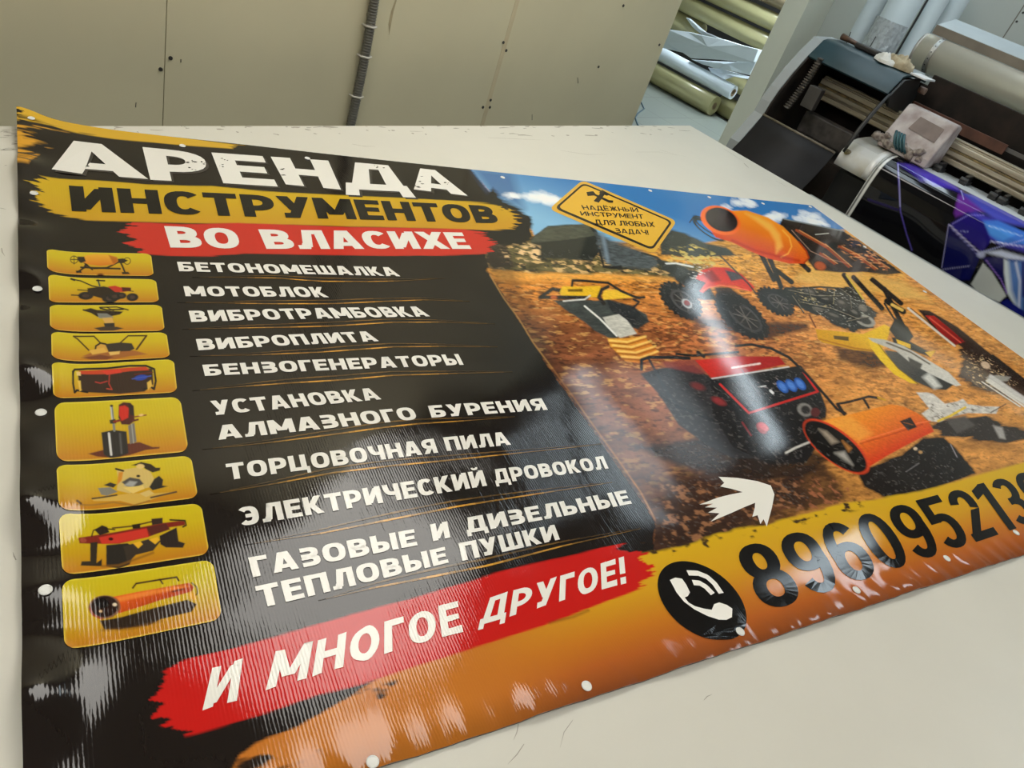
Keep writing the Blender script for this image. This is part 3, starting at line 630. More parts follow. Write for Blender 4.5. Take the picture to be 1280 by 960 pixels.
    I.line(zC(870, 530, 920, 528, 1000, 545), 2, (212, 214, 210), 1.2); I.line(zC(760, 480, 830, 500, 870, 535), 2.2, (46, 46, 42), 1.2)
    for cx, cy, rx, ry, a in ((850, 377, 30, 17, 38), (926, 396, 40, 19, 40), (969, 378, 25, 13, 33)):
        I.ell((cx, cy), rx, ry, a, (34, 34, 36), 2); I.ell((cx + 4, cy + 1), rx * .66, ry * .62, a, (74, 72, 72), 2); I.ell((cx + 5, cy + 2), rx * .56, ry * .5, a, (40, 36, 36), 2)
        for q in range(8):
            t_ = q * pi / 4; I.line([(cx + 5, cy + 2), (cx + 5 + cos(t_) * rx * .5 * cos(radians(a)) - sin(t_) * ry * .46 * sin(radians(a)), cy + 2 + cos(t_) * rx * .5 * sin(radians(a)) + sin(t_) * ry * .46 * cos(radians(a)))], 1, (110, 104, 100), 1, .8)
        for q in range(22):
            t_ = q * pi / 11; I.ell((cx + cos(t_) * rx * cos(radians(a)) - sin(t_) * ry * sin(radians(a)), cy + cos(t_) * rx * sin(radians(a)) + sin(t_) * ry * cos(radians(a))), 2.2, 1.6, a, (28, 27, 28), 1)
    I.ell((858, 381), 7, 4.5, 40, (190, 190, 190), 2, hollow=1.2); I.ell((858, 380), 4, 3, 30, (130, 40, 34), 1.5)
    I.poly(zC(1100, 640, 1170, 640, 1260, 700, 1180, 760, 1120, 700), (34, 32, 32), 3, .9)
    I.poly(zC(1040, 560, 1100, 545, 1170, 548, 1230, 580, 1290, 640, 1275, 662, 1200, 636, 1130, 628, 1080, 640, 1046, 668, 1030, 660, 1060, 620, 1010, 600), (196, 40, 34), 1.5, grad=((900, 335), (890, 368), (222, 66, 46)))
    I.poly(zC(1150, 560, 1200, 570, 1240, 600, 1180, 612), (66, 60, 66), 2); I.poly(zC(1040, 575, 1090, 560, 1130, 610, 1090, 618), (120, 26, 24), 3, .8); I.line(zC(1050, 655, 1080, 640, 1140, 632, 1260, 655), 1.6, (240, 110, 80), 1.2)
    I.line(zD(0, 458, 80, 462, 120, 480), 2, (206, 60, 44), 1.5); I.speck(zC(940, 520, 1100, 540, 1010, 620), (206, 200, 190), 80, 110, .62)
    I.line(zD(0, 340, 120, 460, 150, 500), 2, (46, 36, 32), 1.5)
    # ---------------- rammer
    I.line(zC(280, 690, 340, 650, 380, 660), 5, (44, 42, 40), 2)
    I.poly(zC(345, 706, 420, 700, 545, 705, 600, 700, 700, 730, 780, 770, 792, 805, 740, 838, 690, 830, 640, 886, 600, 880, 540, 850, 480, 800, 400, 750), (62, 66, 64), 2, tex=.4)
    I.poly(zC(590, 700, 720, 730, 790, 805, 740, 838, 690, 825, 610, 750), (40, 42, 44), 3)
    I.poly(zC(372, 668, 385, 638, 470, 640, 565, 636, 560, 680, 548, 690, 470, 690, 380, 682), (222, 178, 40), 1.4); I.poly(zC(585, 655, 640, 655, 722, 690, 660, 696, 578, 702, 572, 680), (226, 184, 52), 1.4); I.poly(zC(410, 652, 480, 650, 480, 664, 412, 664), (110, 84, 20), 1.2)
    I.line(zC(430, 635, 434, 610, 480, 612, 600, 622, 660, 660, 735, 692, 770, 690), 3.2, (40, 36, 30), 1.2); I.line(zC(600, 640, 570, 655, 556, 690, 580, 720), 4.5, (44, 40, 36), 1.5)
    I.line(zC(285, 690, 400, 690, 500, 692), 4.5, (40, 40, 40), 1.3); I.line(zC(390, 708, 490, 700, 515, 682), 1.8, (200, 200, 196), 1); I.ell(zC(345, 690)[0], 4, 2.4, 0, (176, 90, 50), 1.5)
    I.poly(zC(575, 785, 650, 770, 690, 800, 735, 862, 655, 882, 600, 830), (190, 188, 178), 1.5, tex=.3); I.line(zC(490, 732, 560, 790, 640, 872), 2, (222, 222, 216), 1.2); I.line(zC(720, 700, 745, 712, 715, 745), 3, (40, 40, 42), 1.5)
    I.poly(zC(596, 884, 680, 884, 770, 872, 790, 900, 812, 920, 838, 950, 800, 985, 740, 1000, 680, 990, 640, 950, 610, 920), (222, 158, 56), 1.5, grad=((765, 425), (805, 450), (206, 120, 40)))
    for a in ((606, 905, 690, 912, 776, 886), (622, 928, 710, 936, 800, 908), (644, 954, 730, 962, 822, 932), (664, 980, 750, 986, 832, 956)):
        I.line(zC(*a), 1.8, (150, 84, 26), 1.6); I.line([(p[0], p[1] - 3) for p in zC(*a)], 2.4, (246, 204, 110), 2, .8)
    # ---------------- generator
    I.poly([(795, 560), (850, 585), (930, 605), (1000, 600), (1040, 575), (1000, 560), (900, 545)], (34, 27, 25), 8, .9)
    side = zE(600, 560, 690, 535, 850, 520, 905, 560, 960, 600, 1100, 752, 1290, 760, 1260, 900, 1180, 960, 1040, 960, 920, 900, 780, 800, 690, 660)
    I.poly(side, (46, 44, 46), 2, tex=.3)
    I.poly([(888, 476), (1000, 458), (1024, 490), (1032, 512), (1030, 545), (1006, 580), (960, 582), (915, 560), (890, 520)], (30, 27, 28), 2, tex=.3)
    I.poly(zE(700, 505, 870, 492, 920, 560, 870, 560, 720, 530), (130, 60, 58), 3, .8)
    I.poly([(868, 452), (925, 447), (973, 447), (981, 457), (935, 467), (888, 474)], (196, 44, 36), 1.4, grad=((900, 448), (925, 472), (160, 26, 24)))
    for q in range(7): I.line([(914 + q * 5.2, 461.5 - q * .8), (917.5 + q * 5.2, 460.8 - q * .8)], 2.4, (232, 206, 200), .8)
    I.line([(889, 475), (985, 460)], 1.6, (196, 198, 200), 1); I.poly([(895, 480), (982, 463), (1016, 489), (936, 516)], (24, 22, 24), 1.2)
    I.line([(899, 482), (935, 518), (1021, 491), (1003, 466)], 2.6, (186, 40, 36), 1.2); I.speck([(905, 484), (980, 470), (1000, 488), (938, 508)], (120, 110, 108), 120, 140, .63)
    I.poly([(905, 482), (940, 475), (955, 500), (930, 508)], (44, 38, 38), 1.5); I.line([(925, 462), (950, 498)], 1, (90, 84, 86), 1, .8)
    for cx, cy in ((977, 485), (988, 483.5), (999, 481.5)): I.ell((cx, cy), 9.5, 5.2, 48, (40, 84, 160), 1); I.ell((cx, cy), 6.5, 3.2, 48, (74, 120, 196), 1.5)
    I.line([(962, 490), (965, 493)], 3, (206, 206, 206), 1); I.line([(950, 485), (956, 484)], 1.4, (206, 206, 206), 1)
    I.ell((1005, 514), 10, 8, 30, (120, 116, 112), 2); I.ell((1006, 514), 6, 5, 30, (44, 40, 40), 2); I.ell((1018, 517), 6, 6, 0, (84, 40, 40), 2)
    I.ell((951, 537), 8, 5, 50, (150, 36, 36), 2); I.ell(zE(870, 620)[0], 9, 4, 20, (120, 50, 50), 3, .8); I.ell(zE(970, 690)[0], 9, 4, 25, (150, 50, 52), 3, .8); I.ell(zE(1180, 810)[0], 7, 4, 40, (190, 50, 50), 2); I.line(zE(1080, 790, 1120, 850), 2, (120, 44, 46), 2)
    I.line(zF(155, 632, 200, 608, 268, 580), 2.6, (196, 192, 186), 1.2); I.line(zE(690, 660, 760, 710, 860, 745, 960, 790), 3, (30, 30, 32), 2)
    I.line(zE(606, 540, 606, 496, 640, 484, 760, 484, 830, 488), 4.2, (34, 36, 38), 1.2); I.line(zE(770, 468, 850, 476, 1060, 458), 3.2, (34, 32, 30), 1.2); I.line([(919, 434), (938, 432), (963, 437), (985, 448), (1008, 470), (1045, 513), (1056, 519)], 3.4, (32, 28, 26), 1.2)
    I.line(zE(870, 460, 900, 480), 4, (36, 34, 34), 1); I.line(zE(640, 490, 700, 600, 760, 700), 3, (44, 46, 50), 2)
    # ---------------- heat gun
    I.poly(zF(480, 700, 560, 690, 700, 640, 800, 560, 900, 555, 985, 640, 1052, 728, 960, 760, 880, 788, 760, 830, 620, 842, 520, 790), (30, 24, 23), 3, rag=1.5)
    I.poly(zF(246, 520, 262, 490, 330, 480, 450, 452, 560, 424, 650, 402, 710, 412, 780, 446, 830, 488, 852, 530, 760, 575, 640, 640, 540, 702, 500, 716, 400, 680, 300, 600), (230, 136, 36), 1.4, grad=((1090, 515), (1115, 565), (206, 60, 24)))
    I.poly(zF(330, 480, 450, 455, 560, 540, 500, 580, 400, 520), (244, 170, 70), 8, .55); I.line(zF(500, 580, 640, 535, 780, 490, 835, 480), 1.2, (246, 120, 60), 1.2); I.line(zF(505, 588, 650, 545, 800, 495), 1.4, (168, 40, 16), 1.4, .7)
    I.poly(zF(690, 482, 742, 462, 772, 510, 730, 526), (40, 26, 22), 1.2); I.line(zF(708, 488, 752, 498), 1.2, (150, 90, 50), 1, .7)
    I.ell(zF(392, 602)[0], 50, 20, 38, (206, 66, 34), 1.4); I.ell(zF(388, 602)[0], 47.5, 18, 38, (20, 16, 16), 1.4)
    I.poly(zF(310, 520, 345, 530, 400, 580, 370, 590), (166, 150, 132), 5, .8); I.poly(zF(420, 575, 462, 610, 450, 625), (200, 134, 66), 5, .8); I.poly(zF(385, 632, 430, 625, 470, 690, 430, 665), (176, 170, 162), 5, .8)
    I.line(zF(395, 402, 450, 392, 545, 366, 590, 372), 3.2, (34, 26, 24), 1.2); I.line(zF(520, 375, 545, 418), 3, (34, 26, 24), 1.2); I.line(zF(590, 370, 622, 382), 2.4, (200, 150, 40), 1.2); I.line(zF(400, 405, 430, 450), 4, (34, 26, 24), 1.2)
    I.ell(zF(764, 612)[0], 2.4, 2, 0, (214, 190, 160), 1); I.ell(zF(788, 628)[0], 2.4, 2, 0, (180, 140, 90), 1); I.line(zF(930, 590, 960, 650), 1, (150, 146, 150), 1); I.line(zF(720, 720, 780, 680), 1, (120, 116, 116), 1)
    I.poly([(985, 590), (1030, 580), (1060, 625), (1000, 640), (960, 620)], (44, 30, 26), 8, .8, rag=5); I.speck([(960, 600), (1060, 600), (1060, 635), (960, 640)], (150, 92, 60), 70, 90, .56)
    # dark clods around the arrow
    I.poly([(830, 600), (900, 590), (1000, 600), (1010, 632), (930, 660), (850, 690), (815, 690)], (48, 33, 27), 12, .75, rag=8); I.speck([(825, 605), (1000, 600), (1010, 635), (830, 690)], (140, 96, 66), 70, 110, .56)
    # photographic grain of the picture: fine contrast everywhere, small glints on the dark machinery
    i = j; lum = I.c[i] @ np.array([.3, .55, .15]); g1 = fbm(u[i] * 190, v[i] * 300, 3) - .5; g2 = fbm(u[i] * 150 + 9, v[i] * 200, 3)
    gr = sstep(292, 330, y[i]); I.c[i] *= (1 + .22 * gr * g1 * 2 * sstep(.01, .06, lum))[:, None]
    gl = sstep(.64, .74, g2) * (lum < .035) * sstep(300, 330, y[i]) * .16; I.c[i] = I.c[i] * (1 - gl[:, None]) + lin((150, 144, 138)) * gl[:, None]
    # ---------------- flowing fade between the dark panel and the picture
    I.poly([(600, 300), (640, 330), (700, 460), (745, 530), (818, 652), (812, 690), (770, 640), (700, 560), (640, 450)], (26, 23, 24), 16, .55)
    # ---------------- orange band under everything
    vtop = uv(900, 668)[1]; tt = np.clip((vtop - v) / (vtop - VBOT), 0, 1)
    band = [(283, 975), (300, 945), (335, 924), (400, 896), (440, 870), (499, 830), (650, 780), (800, 694), (850, 685), (897, 670), (975, 653), (1053, 631), (1112, 622), (1170, 610.5), (1221, 595), (1280, 579), (1400, 545), (1560, 520), (1560, 900), (500, 1040)]
    i = I.box(band, 6); d = I.sd(i, band) + 9 * (fbm(u[i] * 22, v[i] * 60, 3) - .5) * sstep(1300, 900, x[i])
    a = np.clip(.5 - d / 3, 0, 1); st = [(0, (204, 164, 30)), (.35, (200, 148, 32)), (.6, (188, 114, 32)), (.8, (170, 90, 36)), (1, (122, 64, 32))]
    cc = np.stack([np.interp(tt[i], [s[0] for s in st], [lin(s[1])[ch] for s in st]) for ch in range(3)], 1)
    lf = sstep(760, 560, x[i])[:, None]; cc = cc * (1 - lf) + lin((178, 106, 38)) * lf * (1.1 - .35 * sstep(.75, 1, tt[i]))[:, None]
    I.c[i] = I.c[i] * (1 - a[:, None]) + cc * a[:, None]
    I.speck([(800, 680), (900, 662), (1080, 620), (1090, 634), (905, 682), (810, 704)], (60, 44, 26), 60, 90, .6)
    I.speck([(270, 940), (400, 880), (500, 850), (420, 940), (300, 990)], (40, 30, 24), 26, 70, .58)
    # ---------------- brush strokes
    red2 = zM(-8, 742, 120, 712, 280, 668, 440, 621, 620, 572, 760, 530, 900, 488, 1050, 452, 1205, 418, 1260, 428) + zP(1205, 22, 1232, 40, 1205, 62, 1180, 88, 1120, 112) + zM(1060, 628, 1000, 652, 900, 682, 762, 728, 640, 765, 500, 812, 350, 850, 200, 902) + zK(1060, 762, 985, 778, 850, 722, 880, 690, 815, 600, 850, 530, 880, 452, 950, 384)
    I.poly(red2, (188, 28, 24), 2.0, rag=1.6, rs=(14, 60), streak=20, slope=-.33)
    I.line(zM(1020, 640, 1090, 622, 1130, 605), 3, (96, 52, 20), 3, .6)
    topband = [(22, 148), (50, 151), (80, 155), (133, 161), (226, 174), (300, 183), (290, 187.5), (240, 184), (186, 180), (140, 176), (106, 172), (80, 168), (66, 164.5), (45, 163.5), (22, 163)]
    I.poly(topband, (204, 162, 44), 1.5, rag=.6, rs=(12, 70), streak=16, slope=.1)
    I.speck([(20, 160), (60, 160), (110, 172), (90, 180), (40, 196), (20, 200)], (206, 150, 44), 14, 60, .52); I.speck([(22, 158), (120, 172), (100, 186), (60, 182), (30, 180)], (30, 25, 20), 16, 150, .50); I.speck([(20, 195), (50, 195), (36, 216), (20, 216)], (206, 146, 40), 12, 60, .46)
    yel = zA(200, 366, 300, 360, 420, 362, 560, 372, 700, 385, 850, 388, 1000, 391) + zB(120, 340, 250, 347, 480, 358, 700, 368, 850, 376, 1050, 386, 1150, 396, 1210, 404, 1225, 430) + zC(120, 268, 180, 312, 185, 335, 150, 368) + zB(1180, 523, 1000, 519, 800, 512, 500, 505, 250, 496, 0, 490) + zA(900, 564, 750, 561, 600, 557, 400, 551, 320, 536, 250, 520, 215, 500, 150, 466, 190, 430, 145, 402, 190, 385)
    I.poly(yel, (194, 160, 27), 1.5, rag=.7, rs=(10, 90), streak=17, slope=.04, grad=((300, 243), (300, 283), (188, 140, 29)))
    red1 = zA(618, 562, 700, 562, 850, 570, 1000, 566) + zB(0, 489, 250, 497, 500, 508, 800, 514, 1000, 518, 1085, 521, 1130, 535, 1180, 560, 1195, 580, 1170, 600, 1185, 625, 1168, 637, 1000, 642, 700, 645, 400, 640, 0, 632) + zA(1000, 722, 800, 719, 690, 712, 660, 690, 610, 655, 640, 640, 575, 610, 610, 590)
    I.poly(red1, (190, 44, 32), 1.5, rag=.6, rs=(10, 90), streak=15, slope=.04)
# sheet as one fine grid
nu, nv = 1261, 761
gu = np.linspace(-.0, UW, nu); gv = np.linspace(0, VBOT, nv)
GU, GV = np.meshgrid(gu, gv); GU = GU.ravel(); GV = GV.ravel()
gx, gy = to_px(b2w(GU, GV))
I = Ink(gx, gy, GU, GV, (25, 20, 18)); paint_sheet(I)
sheet = grid_obj('sheet', np.column_stack([GU, GV, lift(GU, GV)]), nu, nv, M_PRINT, banner, I.out())
for m in (1,): pass
# hem: the rim's thickness, a narrow dark fold round the sheet
hem = MB()
for pts in ([(0, v_) for v_ in np.linspace(0, VBOT, 90)], [(u_, VBOT) for u_ in np.linspace(0, UW, 140)], [(UW, v_) for v_ in np.linspace(VBOT, 0, 90)], [(u_, 0) for u_ in np.linspace(UW, 0, 140)]):
    vs = []
    for (u_, v_) in pts:
        l = float(lift(u_, v_)); vs += [(u_, v_, l), (u_, v_, max(l - .0028, .0004))]
    hem.add(vs, [(2 * q, 2 * q + 1, 2 * q + 3, 2 * q + 2) for q in range(len(pts) - 1)])
hem.build('hem', mat('vinyl_edge', (.05, .045, .04), .35), banner)

# ---------------- lettering
WH, BK = (222, 219, 211), (16, 13, 11)
def letters(polys, col, layer=2, name='lettering', parent=banner, **k): return flat_obj(name, polys, col, layer, parent, **k)
head = []
for c, q in (('А', ((64, 216), (184, 225), (172, 190), (70, 183))),):
    pass
heads = [('А', (65, 216.5), (185, 225.5), (150, 185), (68, 178)), ('Р', (188, 226.5), (262, 230), (255, 193), (178, 186)), ('Е', (279, 230.5), (347, 234.8), (328, 197), (264, 192.5)),
         ('Н', (357, 232), (426, 238.5), (410, 202), (338, 197.5)), ('Д', (432, 237.5), (514, 241.5), (488, 208), (432, 203)), ('А', (517, 238), (584, 246), (556, 215), (512, 210))]
SHD = []
for c, bl, br, tr, tl in heads:
    p = word(F_HEAD, c, bl, br, tr, tl)
    head += p; SHD += word(F_HEAD, c, *[(q[0] + 3.5, q[1] + 2.2) for q in (bl, br, tr, tl)])
letters(SHD, (58, 54, 50), 1, 'lettering_shade', label='dark grey drop edge of the white headline')
hl = letters(head, WH, 2, label='big worn white headline lettering reading АРЕНДА')
# worn scratches in the headline
rng = random.Random(5); sc = []
for zx, zy, r in [*[(p[0], p[1], 1.7) for p in zA(320, 290, 345, 275, 370, 268, 385, 285, 330, 305, 400, 300, 900, 280, 930, 278, 960, 284, 1060, 270, 1040, 300, 905, 310)], *[(p[0], p[1], 1.5) for p in zB(845, 270, 850, 300, 838, 320, 930, 300, 960, 305, 640, 225, 660, 235, 190, 240, 205, 270)]]:
    for q in range(3):
        ox, oy = zx + rng.uniform(-5, 5), zy + rng.uniform(-2, 2); a = rng.uniform(0, pi); w = r * rng.uniform(.4, 1.2)
        pts = [(ox + cos(a + t) * w * rng.uniform(.3, 1.6) * 1.3, oy + sin(a + t) * w * rng.uniform(.3, 1.0) * .6) for t in np.arange(0, 6.28, .9)]
        sc.append([uv(*p) for p in pts])
flat_obj('scratch_print', sc, (52, 46, 42), 3, hl, kind='stuff')
letters(word(F_HEAD, 'ИНСТРУМЕНТОВ', (90, 265.5), (624, 281), (614, 259), (86, 234), gap=.1), BK, label='black lettering reading ИНСТРУМЕНТОВ on the yellow stroke')
letters(word(F_HEAD, 'ВО', (213, 311), (302, 312.5), (294, 287), (205, 284)) + word(F_HEAD, 'ВЛАСИХЕ', (333, 312.7), (589, 313), (577, 292.5), (322.5, 288)), WH, label='white lettering reading ВО ВЛАСИХЕ on the red stroke')
rows = [
 ('БЕТОНОМЕШАЛКА', [('БЕТОНОМЕШАЛКА', (224, 341), (500, 347.3), (490, 336), (221, 329))]),
 ('МОТОБЛОК', [('МОТОБЛОК', (232, 372.5), (411, 374), (402, 361), (229, 360))]),
 ('ВИБРОТРАМБОВКА', [('ВИБРОТРАМБОВКА', (239, 405), (537, 397.5), (524, 385), (235.5, 391))]),
 ('ВИБРОПЛИТА', [('ВИБРОПЛИТА', (248, 440.5), (473, 429), (462, 416.5), (244.5, 426.5))]),
 ('БЕНЗОГЕНЕРАТОРЫ', [('БЕНЗОГЕНЕРАТОРЫ', (256, 472.7), (579, 458), (572, 444.5), (252.5, 458.7))]),
 ('УСТАНОВКА АЛМАЗНОГО БУРЕНИЯ', [('УСТАНОВКА', (267, 522), (476, 501.7), (466, 487.5), (262, 504)), ('АЛМАЗНОГО', (273, 552.7), (522, 526.5), (514, 511), (269, 535)), ('БУРЕНИЯ', (539, 524.5), (684, 513.7), (676, 499.5), (534, 509.5))]),
 ('ТОРЦОВОЧНАЯ ПИЛА', [('ТОРЦОВОЧНАЯ', (285, 603), (547, 568), (541, 550.5), (281.5, 583)), ('ПИЛА', (558, 566), (638, 557.5), (631, 541.5), (553, 549))]),
 ('ЭЛЕКТРИЧЕСКИЙ ДРОВОКОЛ', [('ЭЛЕКТРИЧЕСКИЙ', (301, 661), (608, 609), (602, 589.5), (296, 638)), ('ДРОВОКОЛ', (619, 606.5), (760, 587), (753, 571.5), (614, 589))]),
 ('ГАЗОВЫЕ И ДИЗЕЛЬНЫЕ ТЕПЛОВЫЕ ПУШКИ', [('ГАЗОВЫЕ', (316, 724.5), (521, 684), (516.5, 664), (309.5, 700)), ('И', (540.5, 679), (562, 674), (558, 654), (536.5, 658)), ('ДИЗЕЛЬНЫЕ', (583, 669), (789, 631), (781, 614), (578, 650)),
   ('ТЕПЛОВЫЕ', (325, 763), (560, 705.5), (555, 686), (318, 736)), ('ПУШКИ', (577, 703.5), (699, 676), (692, 657.5), (572, 681.5))])]
for full, ws in rows:
    P_ = []
    for t_, bl, br, tr, tl in ws: P_ += word(F_LIST, t_, bl, br, tr, tl, gap=.13)
    letters(P_, WH, label='white list lettering reading ' + full)
P_ = []
for t_, bl, br, tr, tl in (('И', (253, 889), (296, 877), (303, 826), (265, 838)), ('МНОГОЕ', (332, 864), (578, 791), (571, 753), (344, 817)), ('ДРУГОЕ!', (598, 783), (782, 730), (779, 697), (605, 751))):
    P_ += word(F_BRUSH, t_, bl, br, tr, tl, gap=.16, wob=.06)
letters(P_, (228, 225, 216), label='white brush lettering reading И МНОГОЕ ДРУГОЕ! on the lower red stroke')
letters(word(F_TEL, '8960952139', (957, 768), (1269, 662), (1228, 605), (911, 689), fit=8, gap=.1), (22, 20, 20), label='tall black telephone figures on the orange band')
# ---------------- thin divider lines
divs = [zL(0, 155, 180, 156, 340, 158, 440, 166, 520, 171, 700, 172, 840, 169, 1010, 158), zL(-60, 256, 160, 260, 300, 263, 560, 262, 760, 252, 930, 245, 1110, 251), zL(-40, 364, 130, 361, 360, 358, 560, 352, 800, 336, 1000, 334, 1210, 341),
        zL(-10, 472, 260, 468, 500, 458, 660, 446, 800, 435, 1000, 431, 1220, 433), zL(0, 610, 200, 594, 400, 580, 600, 568, 800, 549, 1040, 540, 1280, 533), zL(40, 846, 300, 820, 600, 781, 760, 758, 900, 742, 1100, 728, 1290, 712),
        zM(50, 276, 230, 246, 400, 214, 560, 194, 700, 180, 920, 156, 1170, 129), zM(150, 420, 360, 388, 560, 348, 760, 308, 980, 272, 1200, 238), zM(360, 578, 520, 541, 680, 510, 840, 478, 1060, 420, 1280, 371)]
for pts in divs:
    U_ = uvs(pts); N = 40; tt = np.linspace(0, len(U_) - 1, N); cu = np.interp(tt, range(len(U_)), U_[:, 0]); cv = np.interp(tt, range(len(U_)), U_[:, 1])
    polys = []; cols = []
    for off, amp in ((0, 1.), (.011, .45)):
        for q in range(N - 1):
            w0 = .0011 * (.5 + sin(pi * q / (N - 1))); f = min(1, sin(pi * (q + .5) / N) ** .7 * 1.1) * amp; f *= .75 + .25 * sin(q * .9)
            o_ = off * sin(pi * q / N)
            polys.append([(cu[q], cv[q] - w0 + o_), (cu[q + 1], cv[q + 1] - w0 + o_), (cu[q + 1], cv[q + 1] + w0 + o_), (cu[q], cv[q] + w0 + o_)])
            cols.append(tuple((1 - f) * a + f * b for a, b in zip((34, 29, 26), (206, 148, 56))))
    flat_obj('divider_line', polys, cols, 1, banner, label='thin wavy orange divider line between list rows')
# ---------------- arrow, telephone mark, warning plate
arrow = [(897, 598), (921, 599.5), (945, 603.5), (962, 609), (966.5, 620), (963.5, 636), (957, 660), (953, 651), (949, 657), (945.5, 646), (939, 648), (942, 637), (942.5, 630.5), (930, 635.5), (912, 643.5), (887, 654), (898, 643.5), (884, 642.5), (895, 636.5), (880, 636), (890, 631.5), (873, 632.5), (896, 624), (912, 620), (927, 617.2), (913, 613), (899, 610), (904, 605.5)]
flat_obj('arrow_print', [uvs(arrow)], (226, 223, 214), 2, banner, label='white brushed arrow print pointing to the telephone number')
pc = uv(*zQ(246, 490)[0]); pr = .5 * np.linalg.norm(uv(*zQ(105, 425)[0]) - uv(*zQ(387, 552)[0]))
phone = flat_obj('telephone_mark', [[pc + pr * np.array([cos(t), sin(t)]) for t in np.linspace(0, 2 * pi, 72)[:-1]]], (20, 18, 18), 2, banner, label='round black telephone mark')
hs = zQ(143, 428, 160, 420, 182, 424, 196, 444, 207, 468, 200, 480, 190, 484, 202, 500, 222, 512, 250, 520, 276, 524, 284, 506, 300, 500, 324, 508, 342, 520, 340, 548, 322, 557, 298, 556, 262, 544, 220, 522, 188, 498, 164, 468)
flat_obj('handset_print', [uvs(hs)], (232, 229, 222), 3, phone, label='white handset print')
for a in (zQ(200, 405, 232, 406, 262, 418, 286, 440, 307, 471), zQ(216, 436, 238, 438, 258, 450, 280, 473)):
    U_ = uvs(a); N = 24; tt = np.linspace(0, len(U_) - 1, N); cu = np.interp(tt, range(len(U_)), U_[:, 0]); cv = np.interp(tt, range(len(U_)), U_[:, 1])
    d = np.gradient(np.column_stack([cu, cv]), axis=0); d /= np.linalg.norm(d, axis=1)[:, None]; n_ = np.column_stack([-d[:, 1], d[:, 0]]) * .0048
    C_ = np.column_stack([cu, cv])
    flat_obj('sound_wave_print', [[C_[q] - n_[q], C_[q + 1] - n_[q + 1], C_[q + 1] + n_[q + 1], C_[q] + n_[q]] for q in range(N - 1)], (232, 229, 222), 3, phone, label='white sound wave print')
def roundq(c, r, n=6):
    """four-cornered outline with rounded corners"""
    C_ = [np.array(p, float) for p in c]; out = []
    for k in range(4):
        p, a, b = C_[k], C_[k - 1], C_[(k + 1) % 4]; A_ = p + (a - p) * r[0]; B_ = p + (b - p) * r[1] if k % 2 else p + (b - p) * r[0]
        if k % 2 == 0: A_ = p + (a - p) * r[1]; B_ = p + (b - p) * r[0]
        else: A_ = p + (a - p) * r[0]; B_ = p + (b - p) * r[1]
        for t in np.linspace(0, 1, n): out.append(A_ * (1 - t) ** 2 + p * 2 * t * (1 - t) + B_ * t ** 2)
    return out
SQ = [uv(*p) for p in zC(480, 138, 924, 330, 816, 486, 322, 274)]
def inset(q, e): 
    c = sum(q) / 4; return [quadmap(*[q[3], q[2], q[1], q[0]], px=False)(s, t) for s, t in ((e[0], 1 - e[1]), (1 - e[0], 1 - e[1]), (1 - e[0], e[1]), (e[0], e[1]))]
sign = flat_obj('warning_sign_print', [roundq(SQ, (.07, .12))], (212, 166, 62), 2, banner, label='tilted yellow warning sign print with black frame')
flat_obj('sign_frame_print', [roundq(inset(SQ, (.030, .062)), (.07, .12))], (40, 34, 26), 3, sign, label='black frame print')
flat_obj('sign_face_print', [roundq(inset(SQ, (.05, .108)), (.06, .1))], (216, 170, 56), 4, sign, label='yellow face print')
P_ = []
for t_, a in (('НАДЁЖНЫЙ', (484, 278, 743, 290, 736, 270, 473, 257)), ('ИНСТРУМЕНТ', (474, 306, 768, 322, 762, 301, 466, 286)), ('ДЛЯ ЛЮБЫХ', (541, 348, 822, 360, 814, 337, 532, 325)), ('ЗАДАЧ!', (640, 388, 792, 396, 786, 375, 632, 366))):
    P_ += word(F_SIGN, t_, *zC(*a))
flat_obj('lettering', P_, (36, 30, 22), 5, sign, label='black lettering reading НАДЁЖНЫЙ ИНСТРУМЕНТ ДЛЯ ЛЮБЫХ ЗАДАЧ! on the sign print')
flat_obj('tool_print', [uvs(zC(*a)) for a in ((498, 196, 530, 192, 542, 206, 612, 238, 604, 246, 534, 212, 504, 214), (532, 238, 556, 246, 592, 196, 572, 192), (556, 200, 572, 186, 606, 204, 596, 214), (600, 234, 624, 236, 622, 246, 604, 246))], (40, 32, 22), 5, sign, label='black crossed tools print')
# ---------------- nine picture tiles
DK, RD = (44, 34, 24), (176, 50, 34)
def machine_mixer(I):
    for a in ((400, 130, 440, 165, 385, 205), (430, 160, 470, 190), (640, 140, 655, 170, 672, 212), (400, 178, 640, 186), (640, 140, 560, 180, 480, 184), (440, 130, 420, 180)): I.line(T1(*a), 2.2, DK, 1)
    I.ell(T1(358, 132)[0], 5, 5, 0, DK, .8, hollow=.9); I.ell(T1(684, 138)[0], 4.6, 4.6, 0, DK, .8, hollow=.9)
    I.line(T1(340, 132, 400, 130), 1, DK, .8); I.line(T1(358, 110, 358, 160), .9, DK, .8)
    I.poly(T1(400, 118, 440, 100, 500, 95, 580, 100, 622, 115, 628, 140, 600, 160, 520, 168, 450, 160, 410, 146), (214, 162, 44), 1.2, grad=((124, 319), (124, 335), (196, 104, 24)))
    I.poly(T1(570, 102, 622, 115, 628, 140, 600, 158, 585, 130), (160, 82, 20), 2, .8)
    I.poly(T1(378, 112, 420, 112, 430, 140, 400, 152, 384, 140), DK, 1.2); I.poly(T1(625, 125, 660, 122, 690, 135, 660, 152, 632, 150), DK, 1.2)
    I.poly(T1(368, 200, 400, 198, 406, 212, 372, 214), DK, 1); I.poly(T1(650, 206, 690, 206, 702, 218, 655, 220), DK, 1); I.ell(T1(520, 224)[0], 4, 2, 0, (92, 52, 20), 1.5)
